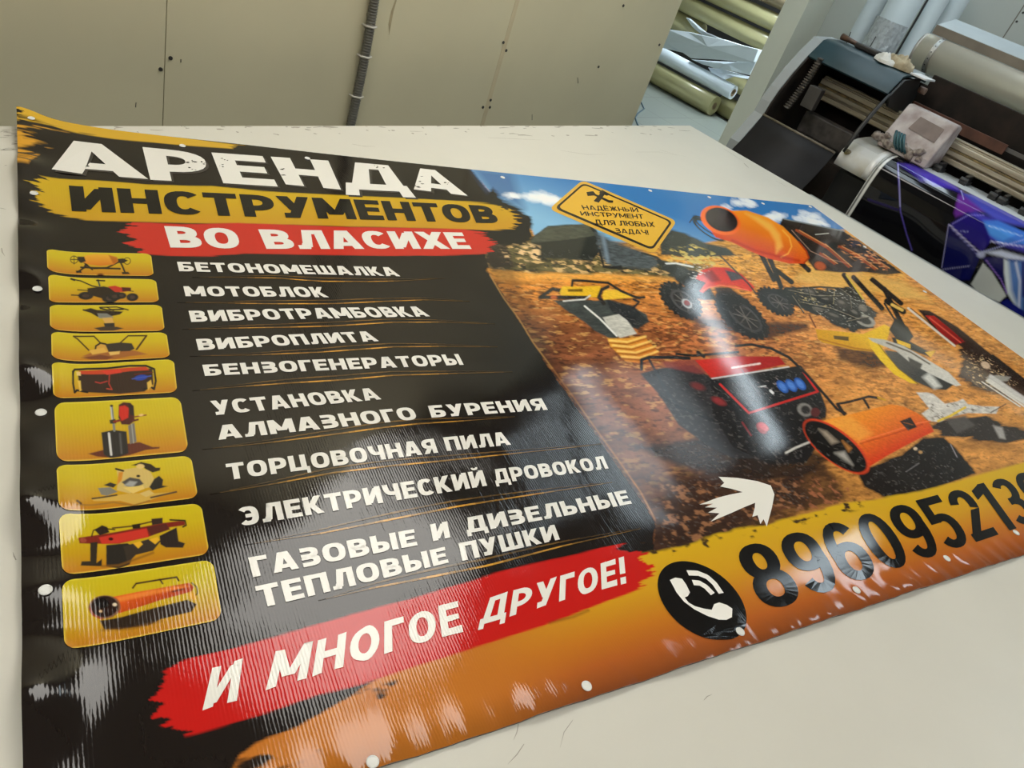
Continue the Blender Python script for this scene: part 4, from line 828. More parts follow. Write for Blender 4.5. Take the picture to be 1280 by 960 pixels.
def machine_tiller(I):
    I.line(T1(340, 252, 400, 262, 470, 292, 540, 306), 1.6, DK, 1); I.line(T1(340, 252, 360, 258), 2.4, DK, 1); I.line(T1(505, 256, 515, 290), 2.2, (56, 70, 60), 1); I.line(T1(497, 258, 545, 260), 1.8, DK, 1)
    I.line(T1(380, 316, 440, 320), 1.2, DK, 1); I.line(T1(342, 348, 400, 350), 1.4, DK, 1); I.line(T1(690, 322, 722, 326), 1, DK, 1)
    I.poly(T1(440, 306, 540, 294, 600, 306, 640, 330, 660, 360, 610, 384, 540, 372, 440, 344), DK, 1.5)
    I.poly(T1(566, 296, 610, 290, 640, 300, 700, 302, 706, 322, 660, 330, 610, 330), RD, 1.2); I.poly(T1(650, 300, 708, 304, 708, 324, 655, 326), (70, 30, 24), 1.2)
    for c, rx, ry in (((430, 352), 9.5, 5), ((578, 368), 10, 6), ((716, 362), 7.5, 5), ((610, 356), 9, 5), ((650, 352), 6, 4)): I.ell(T1(*c)[0], rx, ry, 0, (40, 34, 30), 1.2); I.ell(T1(*c)[0], rx * .45, ry * .45, 0, (70, 54, 44), 1, .7)
def machine_rammer(I):
    I.line(T1(515, 424, 620, 422, 690, 440), 1.6, DK, 1); I.line(T1(520, 430, 560, 440, 660, 436), 2, DK, 1); I.line(T1(560, 424, 600, 444), 1.2, DK, 1)
    I.poly(T1(412, 440, 460, 428, 500, 440, 600, 446, 660, 450, 640, 468, 560, 484, 500, 482, 460, 458), DK, 1.2); I.line(T1(415, 440, 460, 452), 2, DK, 1)
    I.poly(T1(500, 460, 560, 462, 600, 484, 585, 500, 510, 490), (120, 120, 112), 1.2, .9)
    I.poly(T1(530, 490, 590, 486, 602, 520, 550, 524), (200, 156, 80), 1.2); I.poly(T1(540, 522, 606, 520, 608, 546, 548, 550), (48, 42, 36), 1)
    I.poly(T1(480, 552, 540, 542, 620, 544, 662, 554, 600, 568, 520, 568), (60, 48, 36), 1.2)
def machine_plate(I):
    for a in ((355, 606, 480, 602, 520, 644), (355, 606, 380, 622, 450, 690), (645, 640, 690, 600, 804, 600, 745, 682), (800, 602, 740, 684)): I.line(T1(*a), 1.8, (64, 44, 22), .9)
    I.poly(T1(410, 728, 470, 700, 560, 690, 730, 690, 810, 714, 700, 726, 600, 744, 500, 744), (150, 92, 44), 1.5); I.poly(T1(400, 738, 520, 716, 600, 730, 560, 746, 460, 746), (112, 60, 36), 1.5)
    I.poly(T1(490, 660, 540, 645, 560, 650, 568, 700, 520, 700, 490, 690), (196, 148, 60), 1.2); I.line(T1(488, 690, 492, 662, 520, 644, 552, 650), 2.2, DK, 1)
    I.poly(T1(548, 650, 640, 640, 712, 646, 730, 680, 700, 694, 570, 698), (52, 44, 36), 1.2); I.poly(T1(450, 690, 540, 672, 560, 700, 470, 716), (206, 160, 70), 1.2); I.poly(T1(570, 700, 640, 694, 636, 712, 580, 720), (210, 170, 90), 1.2)
def machine_generator(I):
    I.poly([T1(380, 830)[0], T1(840, 800)[0], T1(845, 900)[0], T1(790, 945)[0], T2(640, 72)[0], T2(420, 62)[0], T1(390, 920)[0]], (52, 36, 28), 1.5)
    I.poly([*T1(385, 820, 560, 806, 690, 796, 800, 790, 820, 812, 700, 818, 560, 836, 400, 840)], (182, 62, 34), 1.2); I.poly(T1(520, 815, 640, 806, 650, 826, 560, 840), (200, 56, 40), 1.5)
    I.line(T1(352, 830, 362, 815, 440, 805, 560, 800, 700, 785, 800, 785, 850, 806, 860, 880, 850, 930) + T2(830, 30, 790, 42), 2.6, (34, 28, 22), .9); I.line(T1(352, 828, 352, 900, 362, 952) + T2(375, 52, 440, 62), 2.6, (34, 28, 22), .9)
    I.poly(T1(372, 828, 398, 826, 400, 850, 376, 850), (206, 176, 110), 1); I.poly(T1(380, 880, 398, 880, 402, 940, 392, 944), (210, 172, 70), 1.2); I.poly(T1(806, 890, 830, 872, 838, 910, 812, 935), (206, 166, 70), 1.2)
    I.line(T1(575, 840, 572, 895, 590, 930), 1.2, (170, 50, 40), 1); I.line(T1(490, 885, 520, 892, 560, 880), 1.6, (150, 44, 40), 1); I.ell(T1(768, 858)[0], 8, 3.4, -8, (40, 62, 150), 1.2); I.line(T1(715, 866, 830, 848), 1.2, (60, 80, 160), 1); I.line(T1(730, 838, 840, 826), 1.2, (96, 30, 26), 1)
    I.line(T2(560, 40, 590, 45), 1.4, (170, 60, 40), 1)
def machine_drill(I):
    I.poly(T2(444, 446, 520, 425, 700, 378, 760, 372, 840, 402, 885, 402, 880, 412, 800, 420, 700, 452, 600, 470, 500, 462), (92, 44, 30), 1.3)
    I.poly(T2(690, 270, 728, 250, 742, 370, 700, 385), (110, 104, 96), 1.2); I.line(T2(712, 262, 724, 376), 1.4, (150, 146, 136), 1)
    I.poly(T2(525, 312, 600, 296, 680, 306, 692, 440, 640, 462, 580, 470, 540, 450), (44, 40, 38), 1.2); I.line(T2(572, 318, 586, 450), 2.6, (206, 204, 198), 1.2); I.line(T2(640, 320, 650, 440), 2, (84, 82, 80), 2)
    I.line(T2(588, 150, 600, 250, 605, 300), 3, (120, 120, 116), 1); I.line(T2(583, 148, 592, 240), 1.2, (190, 190, 180), .8); I.ell(T2(588, 146)[0], 2, 1.4, 0, DK, 1); I.poly(T2(575, 235, 612, 228, 618, 255, 580, 258), (50, 44, 36), 1)
    I.poly(T2(632, 140, 660, 124, 705, 128, 724, 150, 730, 240, 700, 264, 650, 262, 630, 220), (70, 30, 26), 1.3); I.poly(T2(636, 150, 670, 144, 694, 160, 690, 220, 650, 240, 634, 200), (190, 42, 32), 1.5); I.poly(T2(690, 132, 722, 145, 728, 210, 700, 200), (44, 34, 30), 1.5)
    I.line(T2(730, 215, 800, 204), 1.6, (116, 54, 40), 1); I.ell(T2(770, 204)[0], 3, 1.4, -10, (216, 176, 110), 1); I.line(T2(720, 240, 750, 232), 2.4, (90, 40, 30), 1); I.line(T2(605, 245, 640, 236), 3, (120, 40, 30), 1)
def machine_saw(I):
    I.poly(T2(470, 735, 560, 710, 700, 690, 830, 690, 985, 680, 900, 702, 800, 740, 740, 762, 640, 735, 480, 742), (196, 158, 70), 1.3); I.line(T2(375, 775, 470, 768, 600, 745, 720, 765, 820, 735), 2, (150, 106, 40), 1.2); I.line(T2(380, 752, 400, 765), 3, (90, 62, 34), 1); I.line(T2(470, 728, 620, 700), 2, (70, 56, 40), 1); I.line(T2(830, 715, 985, 680), 2.2, (84, 62, 44), 1)
    I.poly(T2(505, 660, 580, 652, 625, 680, 560, 706, 525, 700), (120, 116, 104), 1.3); I.poly(T2(540, 640, 580, 622, 620, 635, 600, 655), (50, 44, 38), 1.2)
    I.poly(T2(620, 545, 680, 540, 740, 530, 820, 545, 850, 600, 830, 650, 780, 660, 700, 690, 620, 670, 630, 600), (196, 168, 96), 1.3); I.poly(T2(632, 560, 660, 556, 650, 610, 620, 640), (196, 128, 40), 1.3)
    I.poly(T2(650, 620, 700, 590, 760, 600, 785, 630, 740, 652, 680, 645), (74, 70, 66), 1.5); I.poly(T2(665, 640, 700, 612, 745, 618, 720, 650), (150, 150, 146), 2.5)
    I.poly(T2(660, 655, 780, 640, 790, 660, 720, 690), (214, 184, 100), 1.2); I.line(T2(615, 538, 660, 550), 2.4, DK, 1); I.ell(T2(752, 582)[0], 2.4, 1.6, 0, DK, 1)
    I.poly(T2(710, 515, 770, 495, 830, 508, 860, 530, 888, 530, 885, 548, 840, 560, 800, 540, 770, 520), DK, 1.2); I.ell(T2(765, 522)[0], 5, 3, 0, (210, 180, 110), 1.2)
    I.poly(T2(850, 600, 880, 580, 905, 605, 900, 640, 935, 645, 900, 655, 840, 670, 820, 650), (40, 36, 32), 1.2); I.poly(T2(760, 690, 820, 668, 850, 690, 800, 712), (200, 170, 100), 1.2)
def machine_splitter(I):
    I.poly(T3(370, 215, 420, 205, 560, 180, 760, 140, 840, 130, 870, 130, 870, 150, 800, 160, 700, 205, 560, 238, 440, 240, 375, 240), (120, 40, 30), 1.3)
    I.poly(T3(465, 210, 560, 190, 690, 165, 700, 205, 560, 235, 480, 240), (190, 52, 40), 1.4); I.ell(T3(522, 216)[0], 3, 2, 0, (60, 24, 20), 1); I.poly(T3(690, 160, 780, 142, 800, 170, 710, 200), (84, 40, 34), 1.5)
    I.poly(T3(425, 235, 460, 230, 455, 330, 480, 310, 480, 345, 380, 345, 385, 325, 425, 322), (50, 42, 32), 1.2); I.poly(T3(500, 245, 600, 235, 640, 260, 610, 335, 560, 355, 500, 345), (42, 38, 34), 1.3)
    I.poly(T3(580, 250, 700, 215, 760, 220, 720, 270, 640, 290, 600, 330), (56, 48, 40), 1.3); I.poly(T3(750, 200, 830, 160, 840, 225, 870, 235, 860, 256, 780, 255, 755, 240), (46, 38, 34), 1.3)
    I.poly(T3(625, 235, 660, 225, 672, 240, 650, 260), (214, 164, 40), 1.2); I.poly(T3(700, 218, 740, 206, 752, 220, 730, 240), (214, 164, 40), 1.2)
    I.poly(T3(445, 175, 480, 152, 505, 160, 515, 185, 470, 200), (44, 36, 30), 1.2); I.line(T3(432, 205, 440, 178, 470, 165, 540, 172), 1.6, DK, 1); I.line(T3(530, 165, 620, 155, 720, 132), 2, (84, 60, 30), 1); I.poly(T3(712, 120, 765, 115, 765, 142, 715, 150), (54, 40, 34), 1.2); I.poly(T3(620, 148, 660, 142, 660, 165, 625, 168), DK, 1.2)
    I.line(T3(800, 125, 870, 128, 875, 150, 860, 158), 2, DK, 1); I.line(T3(480, 345, 560, 340, 720, 280), 3, (120, 80, 30), 2, .7); I.ell(T3(392, 225)[0], 4, 3, 0, (150, 70, 50), 1)
def machine_heater(I):
    I.poly(T3(470, 600, 560, 585, 720, 540, 880, 500, 925, 520, 900, 556, 760, 590, 700, 620, 560, 640, 490, 640), (46, 34, 26), 1.5); I.line(T3(480, 645, 620, 635, 760, 600), 3, (120, 78, 30), 3, .6)
    I.poly(T3(520, 490, 640, 465, 780, 440, 890, 420, 912, 440, 900, 462, 760, 500, 640, 540, 560, 565), (214, 92, 32), 1.4, grad=((170, 742), (180, 764), (170, 60, 20))); I.poly(T3(550, 490, 700, 458, 870, 430, 890, 438, 700, 480, 560, 510), (232, 140, 60), 3, .6)
    I.ell(T3(492, 536)[0], 20, 14.5, -6, (120, 82, 60), 1.2); I.ell(T3(492, 534)[0], 17, 13, -6, (40, 24, 20), 1.3); I.ell(T3(480, 518)[0], 9, 6, 0, (22, 18, 18), 3); I.ell(T3(540, 524)[0], 2.6, 2, 0, (220, 200, 170), 1.2); I.ell(T3(474, 556)[0], 2, 1.6, 0, (206, 170, 130), 1.2); I.line(T3(424, 545, 440, 575, 480, 592), 2, (150, 60, 40), 1.5)
    I.line(T3(625, 445, 640, 425, 740, 408, 830, 394, 840, 410), 2.2, (64, 44, 26), 1); I.line(T3(752, 405, 765, 425), 2, (64, 44, 26), 1); I.line(T3(900, 420, 925, 440, 928, 470, 900, 500), 1.6, (70, 50, 34), 1); I.line(T3(810, 462, 862, 450), 2.2, (110, 44, 26), 1); I.ell(T3(905, 482)[0], 6, 4, 60, (210, 150, 40), 2)
tiles = [('cement mixer', (58.6, 316.6), (188.6, 318.7), (192.2, 347), (59.6, 345), machine_mixer), ('walking tiller', (60.6, 348.3), (194.7, 351.2), (199, 380), (61.6, 380), machine_tiller), ('rammer', (62.2, 383.3), (201.8, 383.3), (205.9, 415.8), (63, 417.2), machine_rammer),
         ('plate compactor', (64.3, 419.8), (207.9, 417.8), (212.6, 449.3), (65.1, 456), machine_plate), ('generator', (65.1, 460), (217, 451.3), (221.5, 493), (67, 501.3), machine_generator), ('core drilling rig', (68, 506.4), (224.8, 498.7), (235.8, 567.3), (71.2, 583), machine_drill),
         ('mitre saw', (70.8, 587.6), (238.4, 572.4), (247.5, 625.2), (74.4, 647.5), machine_saw), ('log splitter', (73.8, 651.3), (251, 632), (261.6, 695.7), (78.4, 725), machine_splitter), ('orange heat gun', (77.6, 731.6), (265.6, 702.3), (277.6, 776.7), (81, 818.7), machine_heater)]
for nm, tl, tr, br, bl, fn in tiles:
    m = quadmap(bl, br, tr, tl); nx, ny = 190, 120; V = []; st = []
    for r in range(ny):
        t = r / (ny - 1); e = min(t, 1 - t); rx, ry = .075, .16
        ins = rx * (1 - sqrt(max(0, 1 - ((ry - e) / ry) ** 2))) if e < ry else 0
        for c in range(nx):
            s = ins + (1 - 2 * ins) * c / (nx - 1); V.append(m(s, 1 - t)); st.append((s, t))
    V = np.array(V); st = np.array(st); x, y = to_px(b2w(V[:, 0], V[:, 1]))
    I = Ink(x, y, V[:, 0], V[:, 1], (206, 178, 30)); t = st[:, 1]
    stp = [(0, (194, 176, 30)), (.35, (192, 166, 27)), (.7, (186, 142, 26)), (1, (180, 112, 28))]
    for ch in range(3): I.c[:, ch] = np.interp(t, [q[0] for q in stp], [lin(q[1])[ch] for q in stp])
    e = np.minimum(np.minimum(st[:, 0] * 2.2, (1 - st[:, 0]) * 2.2), np.minimum(t, 1 - t))
    k = (sstep(.035, .0, e) * .6)[:, None]; I.c = I.c * (1 - k) + lin((226, 206, 84)) * k
    fn(I)
    grid_obj('picture_tile', np.column_stack([V, lift(V[:, 0], V[:, 1]) + 2 * LAY]), nx, ny, M_PRINT, banner, I.out(), label='yellow picture tile print showing a ' + nm)
# ---------------- eyelets round the hem
M_EYE = mat('pale_plastic', (.78, .78, .74), .3)
eye = [(40, 161), (228, 184.5), (384, 199.5), (628, 223), (812, 240), (886, 248), (953, 256), (1012, 260), (1080, 310), (1155, 366), (43, 249.5), (47, 365), (51.5, 520), (57.6, 746), (464, 957), (731, 861), (922.5, 793), (1068, 740.5), (1181.5, 700), (1268, 668)]
for p in eye:
    c = uv(*p); b = MB(); n = 20; z = float(lift(*c)) + 3 * LAY
    R0, R1 = .0068, .0052
    vs = [(c[0] + r * cos(2 * pi * q / n), c[1] + r * sin(2 * pi * q / n), z + h) for r, h in ((R0, 0), (R0 * .9, .0012), (R1, .0010), (R1 * .9, .0002)) for q in range(n)]
    b.add(vs, [(k * n + q, k * n + (q + 1) % n, (k + 1) * n + (q + 1) % n, (k + 1) * n + q) for k in range(3) for q in range(n)], 0, True)
    b.add(vs[3 * n:], [tuple(range(n))])
    b.build('eyelet', M_EYE, banner)
# ------------------------------------------------------------------ wide printer beside the table
YL, YH = 1.545, 1.145           # left end of the cabinet, right end of its hood
YE = -1.25                      # far (unseen) right end of the machine
M_TEAL = mat('teal_grey_plastic', (.016, .045, .058), .42, var=.35, scale=9, spec=.5)
M_BLACK = mat('black_plastic', (.018, .018, .018), .45, var=.4, scale=20)
M_INNER = mat('inky_interior', (.012, .011, .010), .7, spec=.15, dark=(.03, .022, .018), scale=14)
M_SKIRT = mat('dark_grey_sheet', (.020, .019, .020), .65, spec=.25, var=.25, scale=10)
M_SIDE = mat('grey_side_panel', (.30, .33, .34), .5, var=.12, scale=6)
M_ALU = mat('stained_aluminium', (.50, .46, .36), .42, metal=.35, dark=(.22, .18, .12), scale=22, stretch=(1, .12, 2), lo=.30, hi=.62)
M_WHITE = mat('white_enamel', (.72, .73, .72), .25, dark=(.52, .50, .42), scale=9, lo=.25, hi=.55)
M_CARR = mat('ink_stained_grey_cover', (.50, .46, .45), .5, dark=(.26, .21, .20), scale=13, lo=.34, hi=.66, bump=.002)
pr = empty('printer', (3.55, .3, 0), label='wide dirty roll printer with teal hood standing right of the table', cat='printer'); PO = Vector((3.55, .3, 0))
def pp(mb, name, m, bevel=0., parent=None, **k):
    o = mb.build(name, m, parent or pr, bevel=bevel, **k)
    if parent is None: o.matrix_parent_inverse = Matrix.Translation(-PO)
    return o
front = [(3.262, .925), (3.272, .98), (3.295, 1.04), (3.340, 1.115), (3.400, 1.190)]
side = front + [(3.470, 1.258), (3.640, 1.268), (3.76, 1.25), (3.78, .70), (3.16, .70), (3.17, .80)]
pp(MB().prism(side, YL - .012, YL + .036), 'side_panel', M_SIDE, .002, label='pale grey side panel')
inner = [(x + .004 if x < 3.5 else x - .004, z - .004) for x, z in side]
pp(MB().prism(inner, YL - .020, YL - .0125), 'side_lining', M_INNER)
pp(MB().shell([(3.400, 1.186), (3.470, 1.256), (3.500, 1.263), (3.640, 1.268), (3.755, 1.25)], YH, YL - .0125, .010), 'hood', M_TEAL, .002, label='teal hood over the left end')
pp(MB().box((3.735, YH - .02, .90), (3.765, YL - .021, 1.24)).box((3.735, YE, .90), (3.765, YH - .02, 1.288)), 'back_panel', M_INNER)
pp(MB().box((3.38, YH, .60), (3.734, YL - .021, .86)), 'service_bay', M_INNER)
b = MB(); b.shell([(3.262, .925), (3.235, .875), (3.19, .82), (3.13, .76), (3.09, .70)], YH + .02, YL - .013, .006); pp(b, 'skirt', M_SKIRT, label='flared dark grey skirt')
pp(MB().tube([(3.262, YH + .02, .928), (3.262, YL - .013, .928)], .005, 8), 'skirt_rim', mat('worn_brass_edge', (.20, .17, .12), .5, var=.5, scale=50))
# hood's right end: plate and the thin bowed arm in front of it
cap = [(3.405, 1.182), (3.472, 1.250), (3.640, 1.262), (3.700, 1.20), (3.700, 1.10), (3.56, 1.125), (3.45, 1.14)]
pp(MB().prism(cap, YH - .012, YH - .001), 'end_plate', M_BLACK, .002)
arm = [(x, YH - .006, z) for x, z in [(3.405, 1.187), (3.372, 1.150), (3.335, 1.10), (3.300, 1.04), (3.278, .98), (3.272, .945)]]
pp(MB().tube(arm, [.006, .008, .0095, .0095, .008, .006], 8), 'hood_arm', M_BLACK, label='thin black bowed arm')
pp(MB().tube([(3.66, YH - .02, 1.225), (3.66, YH - .05, 1.225)], .014, 12), 'end_knob', mat('rusty_bolt', (.25, .17, .13), .5))
# ink hoses' carrier chain hanging inside
b = MB(); q0 = at_y(1027, 74, 1.47); q1 = at_y(985, 134, 1.47)
for k in range(22):
    t = k / 21; c = q0 * (1 - t) + q1 * t; c[0] += .012 * sin(t * pi)
    b.box((c[0] - .011, 1.462, c[2] - .0046), (c[0] + .009, 1.482, c[2] + .0030)); b.box((c[0] - .014, 1.458, c[2] - .0012), (c[0] - .0105, 1.486, c[2] + .0012))
pp(b, 'cable_chain', mat('worn_chain_link', (.16, .14, .12), .5, dark=(.02, .02, .02), scale=60), label='dark cable carrier chain')
pp(MB().box((3.36, YL - .16, 1.01), (3.40, YL - .10, 1.10)), 'inner_box', mat('dark_bracket', (.06, .055, .05), .6, var=.4), .003)
pp(MB().box((3.44, 1.19, .90), (3.50, 1.44, .99)), 'capping_station', mat('inky_grey', (.075, .065, .06), .6, dark=(.02, .018, .016), scale=25), .006)
# rail the carriage rides on
b = MB(); y0, y1 = YE, 1.505
for lo, hi in (((3.600, y0, 1.028), (3.66, y1, 1.118)), ((3.588, y0, 1.090), (3.601, y1, 1.112)), ((3.584, y0, 1.062), (3.601, y1, 1.080)), ((3.576, y0, 1.034), (3.601, y1, 1.054)), ((3.604, y0, 1.118), (3.640, y1, 1.126))): b.box(lo, hi)
pp(b, 'rail', M_ALU, .0025, label='stained aluminium carriage rail')
pp(MB().box((3.583, y0, 1.0815), (3.5995, y1, 1.0885)), 'encoder_strip', mat('ochre_strip', (.34, .25, .10), .5, dark=(.12, .09, .04), scale=40))
pp(MB().box((3.69, YE, 1.15), (3.70, 1.10, 1.165)), 'drive_belt', mat('grey_belt', (.12, .115, .11), .6))
pp(MB().box((3.67, .70, 1.135), (3.685, 1.12, 1.175)), 'ribbon_cable', mat('rust_brown_ribbon', (.13, .05, .03), .6, var=.5))
# carriage
cprof = [(3.500, 1.180), (3.432, 1.075), (3.412, 1.035), (3.405, 1.004), (3.572, 1.004), (3.572, 1.172), (3.54, 1.181)]
ca = pp(MB().prism(cprof, .862, 1.080), 'carriage', M_CARR, .006, label='stained grey print carriage cover')
def on_face(s, t, off=.002):     # point on the carriage's sloping face, s along the printer, t up the slope
    x = 3.432 + (3.500 - 3.432) * t; z = 1.075 + (1.180 - 1.075) * t; n = Vector((-.105, 0, .068)).normalized()
    return (x + n.x * off, 1.080 - .218 * s, z + n.z * off)
pl = MB(); pl.add([on_face(.30, .26), on_face(.86, .20), on_face(.84, .72), on_face(.34, .76)], [(0, 1, 2, 3)]); pl.add([on_face(.30, .26, -.001), on_face(.86, .20, -.001), on_face(.84, .72, -.001), on_face(.34, .76, -.001)], [(3, 2, 1, 0)])
sp = pl.build('sticker', mat('faded_brown_sticker', (.20, .15, .13), .6, var=.3), ca)
rng = random.Random(11); bl = MB()
def lump(mb, c, r, mi=0, sq=(1, 1, 1), seed=0):
    bm = bmesh.new(); bmesh.ops.create_icosphere(bm, subdivisions=2, radius=1); rr = random.Random(seed)
    vs = []
    for v in bm.verts:
        k = 1 + .45 * (float(vnoise(np.array(v.co.x * 2 + seed), np.array(v.co.y * 2 + v.co.z * 1.7 + seed * 3))) - .5) * 2
        vs.append((c[0] + v.co.x * r * k * sq[0], c[1] + v.co.y * r * k * sq[1], c[2] + v.co.z * r * k * sq[2]))
    mb.add(vs, [tuple(v.index for v in f.verts) for f in bm.faces], mi, True); bm.free()
for k in range(16):
    s = k / 15; lump(bl, (3.414 - .006 * rng.random(), 1.098 - .20 * s, 1.052 - .035 * rng.random()), rng.uniform(.010, .019), 0, (.8, 1.1, 1), k)
bl.build('dried_ink_lump', mat('caked_ink', (.40, .36, .31), .9, dark=(.12, .09, .08), scale=60, bump=.004), ca, label='caked grey ink on the carriage front', kind='stuff')
hs_ = MB()
for k in range(4): hs_.tube([(3.418, 1.040 - .012 * k, 1.080), (3.402, 1.030 - .013 * k, 1.062), (3.395, 1.015 - .014 * k, 1.040), (3.402, .995 - .013 * k, 1.022)], .0055, 8)
hs_.build('ink_hose', mat('teal_hose', (.03, .11, .13), .35, var=.4), ca, label='teal ink hoses')
# platen, body, stand
plat = [(3.292, .885), (3.296, .925), (3.312, .958), (3.345, .980), (3.40, .990), (3.48, .994), (3.58, .996)]
pp(MB().shell(plat, YE, YH + .012, .008), 'platen', M_WHITE, label='white curved platen')
yl = MB(); lump(yl, (3.306, YH - .012, .945), .016, 0, (.8, 1, .8), 4); pp(yl, 'stain', mat('yellow_ink_stain', (.32, .27, .10), .6, dark=(.1, .08, .05), scale=50), label='yellowish ink stain')
pp(MB().box((3.345, YE, .60), (3.73, YH - .001, .872)), 'body', M_BLACK, .01)
sl = MB(); sl.shell([(x - .004, z + .006) for x, z in plat[:5]] + [(3.44, .9995)], 1.000, 1.028, .004); pp(sl, 'media_guide', mat('pale_metal_guide', (.74, .75, .74), .35, metal=.1), label='pale media edge guide')
RB = MB(); cl = []
for px, py in ((1172, 211), (1205, 227), (1240, 247), (1253, 251), (1277, 268)):
    c = at_x(px, py, 3.50); k_ = MB(); k_.box((3.482, c[1] - .014, .9985), (3.575, c[1] + .014, 1.012)); k_.tube([(3.492, c[1] - .016, 1.018), (3.492, c[1] + .016, 1.018)], .011, 12); k_.box((3.50, c[1] - .007, 1.012), (3.575, c[1] + .007, 1.035))
    pp(k_, 'pinch_roller', M_BLACK, .001)
for ly in (1.30, -1.0):
    pp(MB().box((3.50, ly - .05, .07), (3.60, ly + .05, .60)), 'stand_leg', M_SKIRT, .004); pp(MB().box((3.22, ly - .04, 0.0), (3.88, ly + .04, .07)), 'stand_foot', M_SKIRT, .006)
bw = empty('rag', (0, 0, 0), label='crumpled white and beige cloth rag lying on the teal printer hood', cat='rag')
def cloth(name, c, ax, ay, h, m, parent, seed, n=34, **k):
    """crumpled cloth: a ragged disc pushed into folds"""
    V = []; 
    for i in range(n):
        r = i / (n - 1)
        for j in range(n):
            q = 2 * pi * j / (n - 1); e = 1 + .25 * (float(vnoise(np.array(cos(q) * 1.5 + seed), np.array(sin(q) * 1.5 + seed))) - .5) * 2
            x, y = cos(q) * r * e, sin(q) * r * e
            f = fbm(np.array(x * 2.2 + seed * 3), np.array(y * 2.2 + seed), 3); f2 = abs(float(vnoise(np.array(x * 3.1 + y * 2 + seed), np.array(y * 4 - x + seed))) - .5)
            z = h * (max(0, 1 - r * r) ** .5 * (.45 + .75 * float(f)) + .5 * f2 * (r < .97)) + .0015
            V.append((c[0] + x * ax, c[1] + y * ay, c[2] + z))
    return grid_obj(name, V, n, n, m, parent, None, **k)
def slopez(x): return 1.263 + (x - 3.50) * .036 + .0056
c = at_x(1124, 80, 3.56); cloth('rag_fold', (3.56, c[1], slopez(3.56)), .050, .062, .050, mat('beige_cotton', (.50, .44, .31), .9, dark=(.25, .2, .12), scale=30), bw, 2, label='beige fold of the rag')
c = at_x(1108, 75, 3.53); cloth('rag_body', (3.53, c[1], slopez(3.53)), .042, .052, .036, mat('white_cotton', (.72, .72, .68), .9, var=.2, scale=30), bw, 5)
bw.location = (0, 0, 0)
M_WOODK = mat('brown_handle', (.16, .075, .04), .5, dark=(.05, .03, .02), scale=30)
tl_ = empty('hand_tool', (0, 0, 0), label='dark scraper tool with brown handle on the printer hood behind the rag', cat='tool')
a = at_x(1050, 50, 3.60); c = at_x(1075, 60, 3.60); d = at_x(1097, 66, 3.60)
z0 = slopez(3.60) + .001
b = MB(); b.tube([(3.60, a[1], z0 + .016), (3.60, (a[1] + c[1]) / 2, z0 + .014), (3.60, c[1], z0 + .012)], [.014, .010, .008], 10); b.build('handle', M_WOODK, tl_)
b = MB(); b.box((3.575, d[1] - .012, z0), (3.625, c[1] + .02, z0 + .022)); b.build('head', mat('black_iron', (.02, .017, .016), .5, var=.4), tl_, bevel=.006)
for (p, q) in (((1060, 50), (1063.5, 40)), ((1088, 57), (1095, 45.5))):
    a = at_x(*p, 3.62); c = at_x(*q, 3.62); sk = MB(); sk.tube([(3.62, a[1], slopez(3.62) - .001), (3.62, c[1], c[2])], .0022, 6)
    tag(sk.build('pin', M_BLACK), label='thin dark pin upright on the printer hood ' + ('near the brown handle' if p[0] == 1060 else 'near the rag'), cat='pin', group='pins on the printer hood')
c = at_x(1158, 92, 3.60); fl = MB(); fl.box((3.54, c[1] - .03, slopez(3.54) + .001), (3.66, c[1] + .04, slopez(3.66) + .004)); tag(fl.build('lit_edge_strip', mat('pale_lit_edge', (.70, .72, .72), .7, var=.06), bevel=.001), label='pale strip put in for the lit back edge at the right end of the printer hood', cat='paper')  # pale slab stands in for light on the hood's top back edge
# the print coming off the machine
med = [(3.50, .9995), (3.46, .9990), (3.42, .9975), (3.38, .9935), (3.345, .986), (3.316, .972), (3.296, .950), (3.286, .92), (3.280, .88), (3.278, .80), (3.278, .70), (3.28, .60), (3.29, .50)]
M_ = np.array(med); L = np.concatenate([[0], np.cumsum(np.linalg.norm(np.diff(M_, axis=0), axis=1))]); nS, nY = 130, 420
ss = np.linspace(0, L[-1], nS); mx = np.interp(ss, L, M_[:, 0]); mz = np.interp(ss, L, M_[:, 1])
yy = np.linspace(.997, -.60, nY); YY, SS = np.meshgrid(yy, np.arange(nS)); YY = YY.ravel(); SS = SS.ravel()
X_ = mx[SS].copy(); Z_ = mz[SS] + .0022
low = np.clip((.93 - Z_) / .25, 0, 1); fold = np.exp(-((YY - .47) / .035) ** 2) + .8 * np.exp(-((YY - .33) / .03) ** 2) + .5 * np.exp(-((YY - .25) / .02) ** 2)
X_ = X_ - .030 * low * fold + .006 * low * np.sin(YY * 18)
VM = np.column_stack([X_, YY, Z_]); x, y = to_px(VM); I = Ink(x, y, YY, ss[SS], (10, 8, 16))
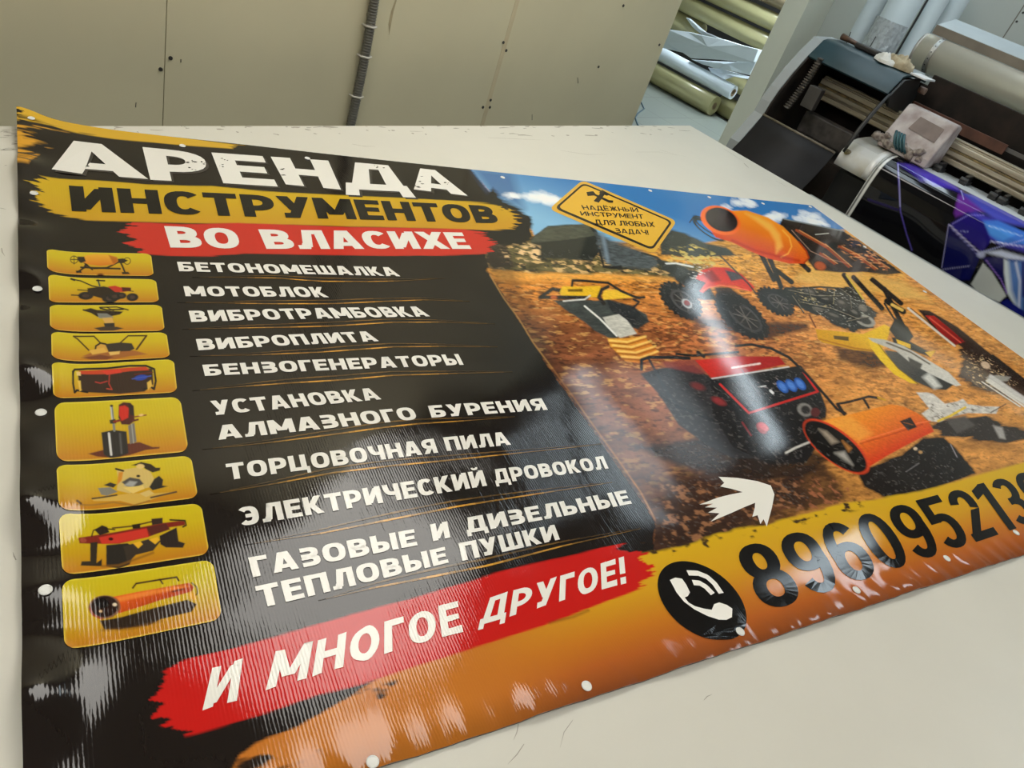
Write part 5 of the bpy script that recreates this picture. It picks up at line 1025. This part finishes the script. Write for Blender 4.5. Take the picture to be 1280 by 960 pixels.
def paint_media(I):
    bl_, vi = (22, 20, 92), (84, 44, 150)
    I.poly(zR(560, 295, 700, 305, 760, 340, 930, 450, 940, 470, 800, 420, 690, 395, 640, 350), (58, 40, 150), 5); I.poly(zR(680, 350, 780, 350, 900, 440, 760, 420), (74, 56, 176), 4)
    I.poly(zR(905, 470, 960, 480, 1060, 570, 1000, 570, 890, 600, 880, 580), (96, 40, 140), 4); I.poly(zR(930, 470, 1060, 470, 1280, 600, 1290, 660, 1120, 620, 1040, 560), (70, 74, 176), 5)
    I.poly(zR(1000, 570, 1100, 610, 1290, 700, 1290, 800, 1150, 760, 1070, 720, 940, 590), (62, 58, 168), 6)
    I.poly(zR(860, 640, 960, 570, 1060, 640, 1090, 740, 1040, 800, 850, 650), (28, 20, 110), 3); I.poly(zR(850, 655, 870, 660, 1030, 810, 1020, 850, 970, 960, 850, 960, 815, 890), (14, 16, 74), 2)
    I.poly(zR(1045, 620, 1130, 620, 1290, 690, 1290, 760, 1140, 750, 1080, 700), (60, 110, 200), 3); I.poly(zR(1060, 640, 1150, 660, 1240, 700, 1160, 735, 1090, 700), (74, 140, 224), 4)
    I.poly(zR(1050, 800, 1150, 790, 1290, 830, 1290, 900, 1160, 830), (186, 196, 220), 4); I.poly(zR(1040, 830, 1120, 830, 1290, 850, 1290, 1100, 1160, 960, 1060, 860), (20, 18, 80), 3)
    I.poly(zT(580, 580, 640, 640, 720, 770, 735, 800, 690, 840, 560, 800, 500, 720), (178, 184, 182), 2); I.poly(zT(720, 555, 760, 570, 840, 900, 790, 860, 740, 780, 720, 640), (196, 208, 216), 3)
    I.poly(zT(750, 565, 853, 570, 853, 900, 820, 900, 770, 760), (74, 112, 176), 6); I.line(zT(800, 580, 826, 700, 820, 880), 3, (180, 190, 214), 3); I.line(zT(845, 580, 850, 800), 3, (30, 30, 100), 3)
    I.poly(zT(695, 845, 740, 820, 853, 900, 853, 960, 800, 930), (16, 24, 110), 2); I.line(zT(600, 560, 700, 690, 740, 780), 1.4, (130, 100, 190), 1.6)
    I.line(zR(558, 295, 565, 420, 575, 570, 610, 700, 640, 790), 1.2, (96, 84, 186), 1.4, .85); I.line(zR(560, 300, 568, 400, 572, 540), 1, (190, 190, 240), 1.2, .7)
    I.line(zR(390, 500, 480, 530, 560, 560), 2, (40, 26, 90), 2, .8); I.line(zR(850, 640, 810, 890), 1, (150, 150, 200), 1.2, .8); I.line(zR(810, 900, 970, 880), 1, (150, 150, 190), 1.2, .7)
    I.line(zR(855, 645, 1030, 810), 1.6, (190, 186, 226), 1.6, .85); I.line(zR(870, 670, 1030, 830), .9, (130, 130, 200), 1.2, .7); I.line(zR(870, 640, 960, 590, 1050, 590), 1.2, (130, 120, 210), 1.4, .8)
    I.line(zR(920, 450, 935, 500), 1, (170, 170, 230), 1.2); I.line(zR(920, 680, 960, 685), 1.2, (150, 150, 200), 1.2, .6); I.line(zR(1080, 650, 1270, 710), 1.2, (170, 200, 240), 1.4, .7); I.line(zR(1090, 740, 1280, 770), 1.6, (200, 206, 240), 1.6, .7)
    I.line(zR(1040, 800, 1280, 730), 1.4, (160, 170, 230), 1.6, .6); I.ell(zR(1035, 815)[0], 5, 4, 0, (170, 176, 210), 3, .8)
paint_media(I)
mg = sstep(.975, .979, YY)[:, None]; I.c = I.c * (1 - mg) + lin((214, 216, 214)) * mg
kk = (sstep(.985, .987, YY) * sstep(.9945, .9925, YY))[:, None]; I.c = I.c * (1 - kk * .9)
top = sstep(.09, .075, ss[SS])[:, None]; I.c = I.c * (1 - top) + lin((208, 212, 214)) * top
mm = grid_obj('printed_film', VM, nY, nS, print_mat('glossy_print_film', vinyl=False, rough=.05), None, I.out(), label='glossy black, blue and purple print hanging over the printer front', cat='print')
mm.modifiers.new('thick', 'SOLIDIFY').thickness = .0006
# ------------------------------------------------------------------ steel tube under a pale beam, above the printer's back
M_STEEL = mat('brushed_steel', (.88, .83, .70), .32, metal=.6, var=.18, scale=8, stretch=(1, .08, 1))
TX, TZ_, TR = 3.92, 1.338, .074
tb_ = empty('heater_tube', (TX, 0, 0), label='long steel tube strapped under a pale beam behind the printer carriage', cat='tube')
yt = float(at_x(1150, 60, TX)[1]) - .01
b = MB(); b.ring((0, -1.6, TZ_), (0, yt, TZ_), TR, TR - .004, 40); b.build('pipe', M_STEEL, tb_)
b = MB(); b.ring((0, yt - .002, TZ_), (0, yt + .012, TZ_), TR - .001, TR - .012, 40); b.build('pipe_collar', mat('worn_white_collar', (.55, .53, .50), .4, metal=.3, var=.3), tb_)
b = MB(); b.tube([(0, yt - .02, TZ_), (0, yt - .026, TZ_)], TR - .0045, 30); b.build('end_disc', mat('dull_steel', (.34, .30, .24), .5, metal=.5), tb_)
ys = float(at_x(1178, 55, TX)[1]); b = MB(); pts = [(TR + .002) * np.array([cos(t), sin(t)]) for t in np.linspace(radians(250), radians(80), 26)]
for p, q in zip(pts[:-1], pts[1:]):
    b.add([(p[0], ys - .009, TZ_ + p[1]), (p[0], ys + .009, TZ_ + p[1]), (q[0], ys + .009, TZ_ + q[1]), (q[0], ys - .009, TZ_ + q[1])], [(0, 1, 2, 3)])
o = b.build('strap', mat('perforated_zinc', (.45, .45, .43), .4, metal=.6, var=.4, scale=90), tb_, label='perforated zinc strap'); o.modifiers.new('thick', 'SOLIDIFY').thickness = .002
for k in range(3, 24, 3):
    b = MB(); t = radians(250 - 170 * k / 25); c = (TR + .0035) * np.array([cos(t), sin(t)]); d = np.array([cos(t), sin(t)]) * .0008
    b.tube([(c[0], ys, TZ_ + c[1]), (c[0] + d[0], ys, TZ_ + c[1] + d[1])], .0032, 8); b.build('strap_hole', M_BLACK, o)
zb = TZ_ + TR + .002
yb = float(at_x(1169, 36, TX + .012)[1])
b = MB(); b.prism([(.012, zb), (.20, zb), (.20, zb + .078), (.19, zb + .078), (.012, zb + .040)], -1.6, yb); b.build('beam', mat('pale_painted_beam', (.42, .47, .49), .5, var=.06), tb_, bevel=.002, label='pale sloping beam over the tube')
b = MB(); b.box((.002, -1.6, zb + .001), (.011, yb, zb + .038)); b.build('beam_face', mat('brown_grey_fascia', (.22, .19, .15), .6, var=.3, scale=10), tb_, label='brown grey front face of the beam')
for y_ in (-1.2, -.3): MB().box((.20, y_ - .02, zb), (RX - TX - .004, y_ + .02, zb + .03)).build('wall_bracket', M_SIDE, tb_)
# ------------------------------------------------------------------ rolls standing against the right wall
M_PAPER = mat('white_roll_paper', (.46, .51, .52), .55, var=.05, scale=5)
M_CORE = mat('brown_card_core', (.33, .24, .14), .8)
def stand_roll(pl, pr_, X, h, label, m=M_PAPER):
    a = at_x(*pl, X); c = at_x(*pr_, X); y = float(a[1] + c[1]) / 2; r = abs(float(a[1] - c[1])) / 2 * .96
    o = empty('film_roll', (X, y, 0), label=label, cat='roll', group='white rolls standing behind the printer')
    b = MB(); b.ring((0, 0, 0), (0, 0, h), r, .030, 40); b.build('film', m, o); b = MB(); b.ring((0, 0, .004), (0, 0, h + .01), .0298, .025, 24); b.build('core', M_CORE, o); return o, r, y
stand_roll((1076, 16), (1101, 18), 4.66, 1.62, 'white standing roll nearest the partition corner')
oB, rB, yB = stand_roll((1101, 18), (1143, 22), 4.60, 1.62, 'thick white standing roll wrapped in clear wrinkled plastic')
stand_roll((1153, 14), (1178, 16), 4.72, 1.62, 'white standing roll behind the end of the steel tube')
stand_roll((1179, 12), (1203, 16), 4.84, 1.62, 'white standing roll at the bare panel of the right wall')
M_PLAS = mat('clear_wrinkled_plastic', (.47, .51, .53), .10, dark=(.38, .41, .43), scale=60, bump=.012, lo=.4, hi=.6)
n1, n2 = 46, 30; V = []
for i in range(n2):
    z = .95 + .42 * i / (n2 - 1)
    for j in range(n1):
        t = radians(100 + 160 * j / (n1 - 1)); w = (fbm(np.array(j * .55), np.array(i * .6), 3) - .4) * .045 * (1 - .6 * i / n2); rr_ = rB + .006 + max(0, float(w)); V.append((cos(t) * rr_, sin(t) * rr_, z))
grid_obj('wrap', V, n1, n2, M_PLAS, oB, None, label='clear wrinkled plastic wrap')
dk = MB(); a = at_x(1146, 18, 4.74); c = at_x(1155, 18, 4.74); dk.box((4.735, float(c[1]) + .012, 0), (4.75, float(a[1]) - .006, 1.6)); tag(dk.build('board_strip', mat('dark_maroon_board', (.10, .085, .085), .6, var=.3), bevel=.003), label='narrow dark board upright between the white standing rolls', cat='board')
# ------------------------------------------------------------------ roll store seen through the gap
M_YEL = mat('pale_yellow_film', (.58, .52, .27), .22, var=.12, scale=3, spec=.6)
M_TAN = mat('tan_film', (.36, .28, .17), .35, var=.15, scale=4)
M_BLUEW = mat('bluish_white_paper', (.80, .86, .92), .6, var=.05, scale=5)
M_RACK = mat('dark_rack', (.03, .028, .024), .7, var=.3)
rk = empty('storage_rack', (7.2, 3.8, 0), label='dark rack holding the yellow rolls beyond the wall', cat='rack')
MB().box((.28, -1.6, .0), (.31, 2.1, 1.9)).build('rack_back', M_RACK, rk)
rolls = [((820, 88), (893.5, 131), 6.75, .092, M_YEL, .9, 0, 'yellow film roll on the floor, lowest and nearest in the store'),
         ((900, 131), (936, 152), 6.95, .092, M_YEL, .0, .5, 'short stretch of yellow roll on the floor behind the lowest roll'),
         ((827, 68), (915, 119), 6.78, .064, M_BLUEW, .9, 0, 'white paper roll lying on top of the lowest yellow roll'),
         ((903, 96), (945, 116), 6.95, .075, M_YEL, .1, .5, 'yellow roll end showing below the white folded sheets'),
         ((840, 22), (876, 42), 7.00, .085, M_YEL, .6, 0, 'yellow roll end left above the white folded sheets'),
         ((862, 6), (962, 57), 6.95, .076, M_YEL, .6, .4, 'long yellow roll just above the white folded sheets'),
         ((908, 0), (975, 31), 6.95, .074, M_YEL, .8, .4, 'long yellow roll second above the white folded sheets'),
         ((960, -8), (996, 10), 6.95, .070, M_TAN, .9, .4, 'tan roll at the top of the store')]
shelfz = []
for pa, pb, X, r, m, ea, eb, lab in rolls:
    a = at_x(*pa, X); c = at_x(*pb, X); z = float(a[2] + c[2]) / 2; z = r + .001 if z < .13 else z + (.012 if z < .26 else 0); y1 = float(c[1]) - eb; y2 = float(a[1]) + ea
    o = empty('film_roll', (X, y1, z), label=lab, cat='roll', group='rolls lying in the store')
    b = MB(); b.ring((0, 0, 0), (0, y2 - y1, 0), r, .034, 40); b.build('film', m, o); b = MB(); b.ring((0, -.004, 0), (0, y2 - y1, 0), .0338, .027, 20); b.build('core', M_CORE, o)
    if z > .45: shelfz.append((z - r, X, y1, y2))
for z, X, y1, y2 in shelfz:
    for y_ in (y1 + .05, y2 - .05): MB().box((X - 7.2 - .06, y_ - 3.8 - .02, z - .03), (.28, y_ - 3.8 + .02, z - .002)).build('rack_arm', M_RACK, rk)
def folded(pts, X, th, name, label, seed):
    """folded sheet: outline in the upright plane, thick and slightly wavy"""
    P = [at_x(*p, X) for p in pts]; c = sum(P) / len(P); b = MB(); n = len(P)
    fr = [(X - th / 2 - .01 * sin(3 * k + seed), p[1], p[2]) for k, p in enumerate(P)]; bk = [(X + th / 2, p[1], p[2]) for p in P]; mid = (X - th * .7, c[1], c[2])
    b.add(fr + bk + [mid], [(k, (k + 1) % n, 2 * n) for k in range(n)] + [(k, n + k, n + (k + 1) % n, (k + 1) % n) for k in range(n)] + [tuple(range(2 * n - 1, n - 1, -1))], 0)
    return tag(b.build(name, M_BLUEW, bevel=.004), label=label, cat='paper', group='white folded sheets in the store')
folded(zN(290, 188, 420, 205, 510, 228, 640, 252, 760, 290, 872, 318, 842, 396, 700, 390, 600, 380, 440, 372, 360, 320, 268, 268), 6.66, .08, 'folded_sheet', 'large white folded sheet on top of the white pile', 1)
folded(zN(440, 380, 560, 390, 830, 402, 850, 360, 872, 360, 806, 480, 700, 455, 600, 440, 510, 412), 6.77, .05, 'folded_sheet', 'white folded sheet second from the top of the pile', 2)
folded(zN(262, 270, 330, 298, 430, 352, 400, 342, 300, 318, 246, 306), 6.685, .012, 'folded_sheet', 'small white sheet fold at the left of the pile', 3)
folded(zN(398, 112, 420, 118, 520, 205, 640, 255, 520, 235, 480, 205, 440, 170), 6.86, .04, 'folded_sheet', 'narrow white sheet edge sticking up behind the pile', 4)
folded(zN(535, 430, 640, 445, 800, 488, 795, 505, 700, 490, 640, 510, 560, 470), 6.86, .015, 'folded_sheet', 'lowest white sheet of the pile beside the white roll', 5)
pf = [at_z(*p, .004) for p in ((798, 123), (802, 129), (805, 136), (797, 142), (794, 147), (796, 153), (799, 160))]
tag(MB().tube(pf, .006, 6).build('cord', mat('blue_grey_wire', (.05, .10, .14), .5)), label='thin dark blue wire lying on the tile floor by the wall end', cat='cord')
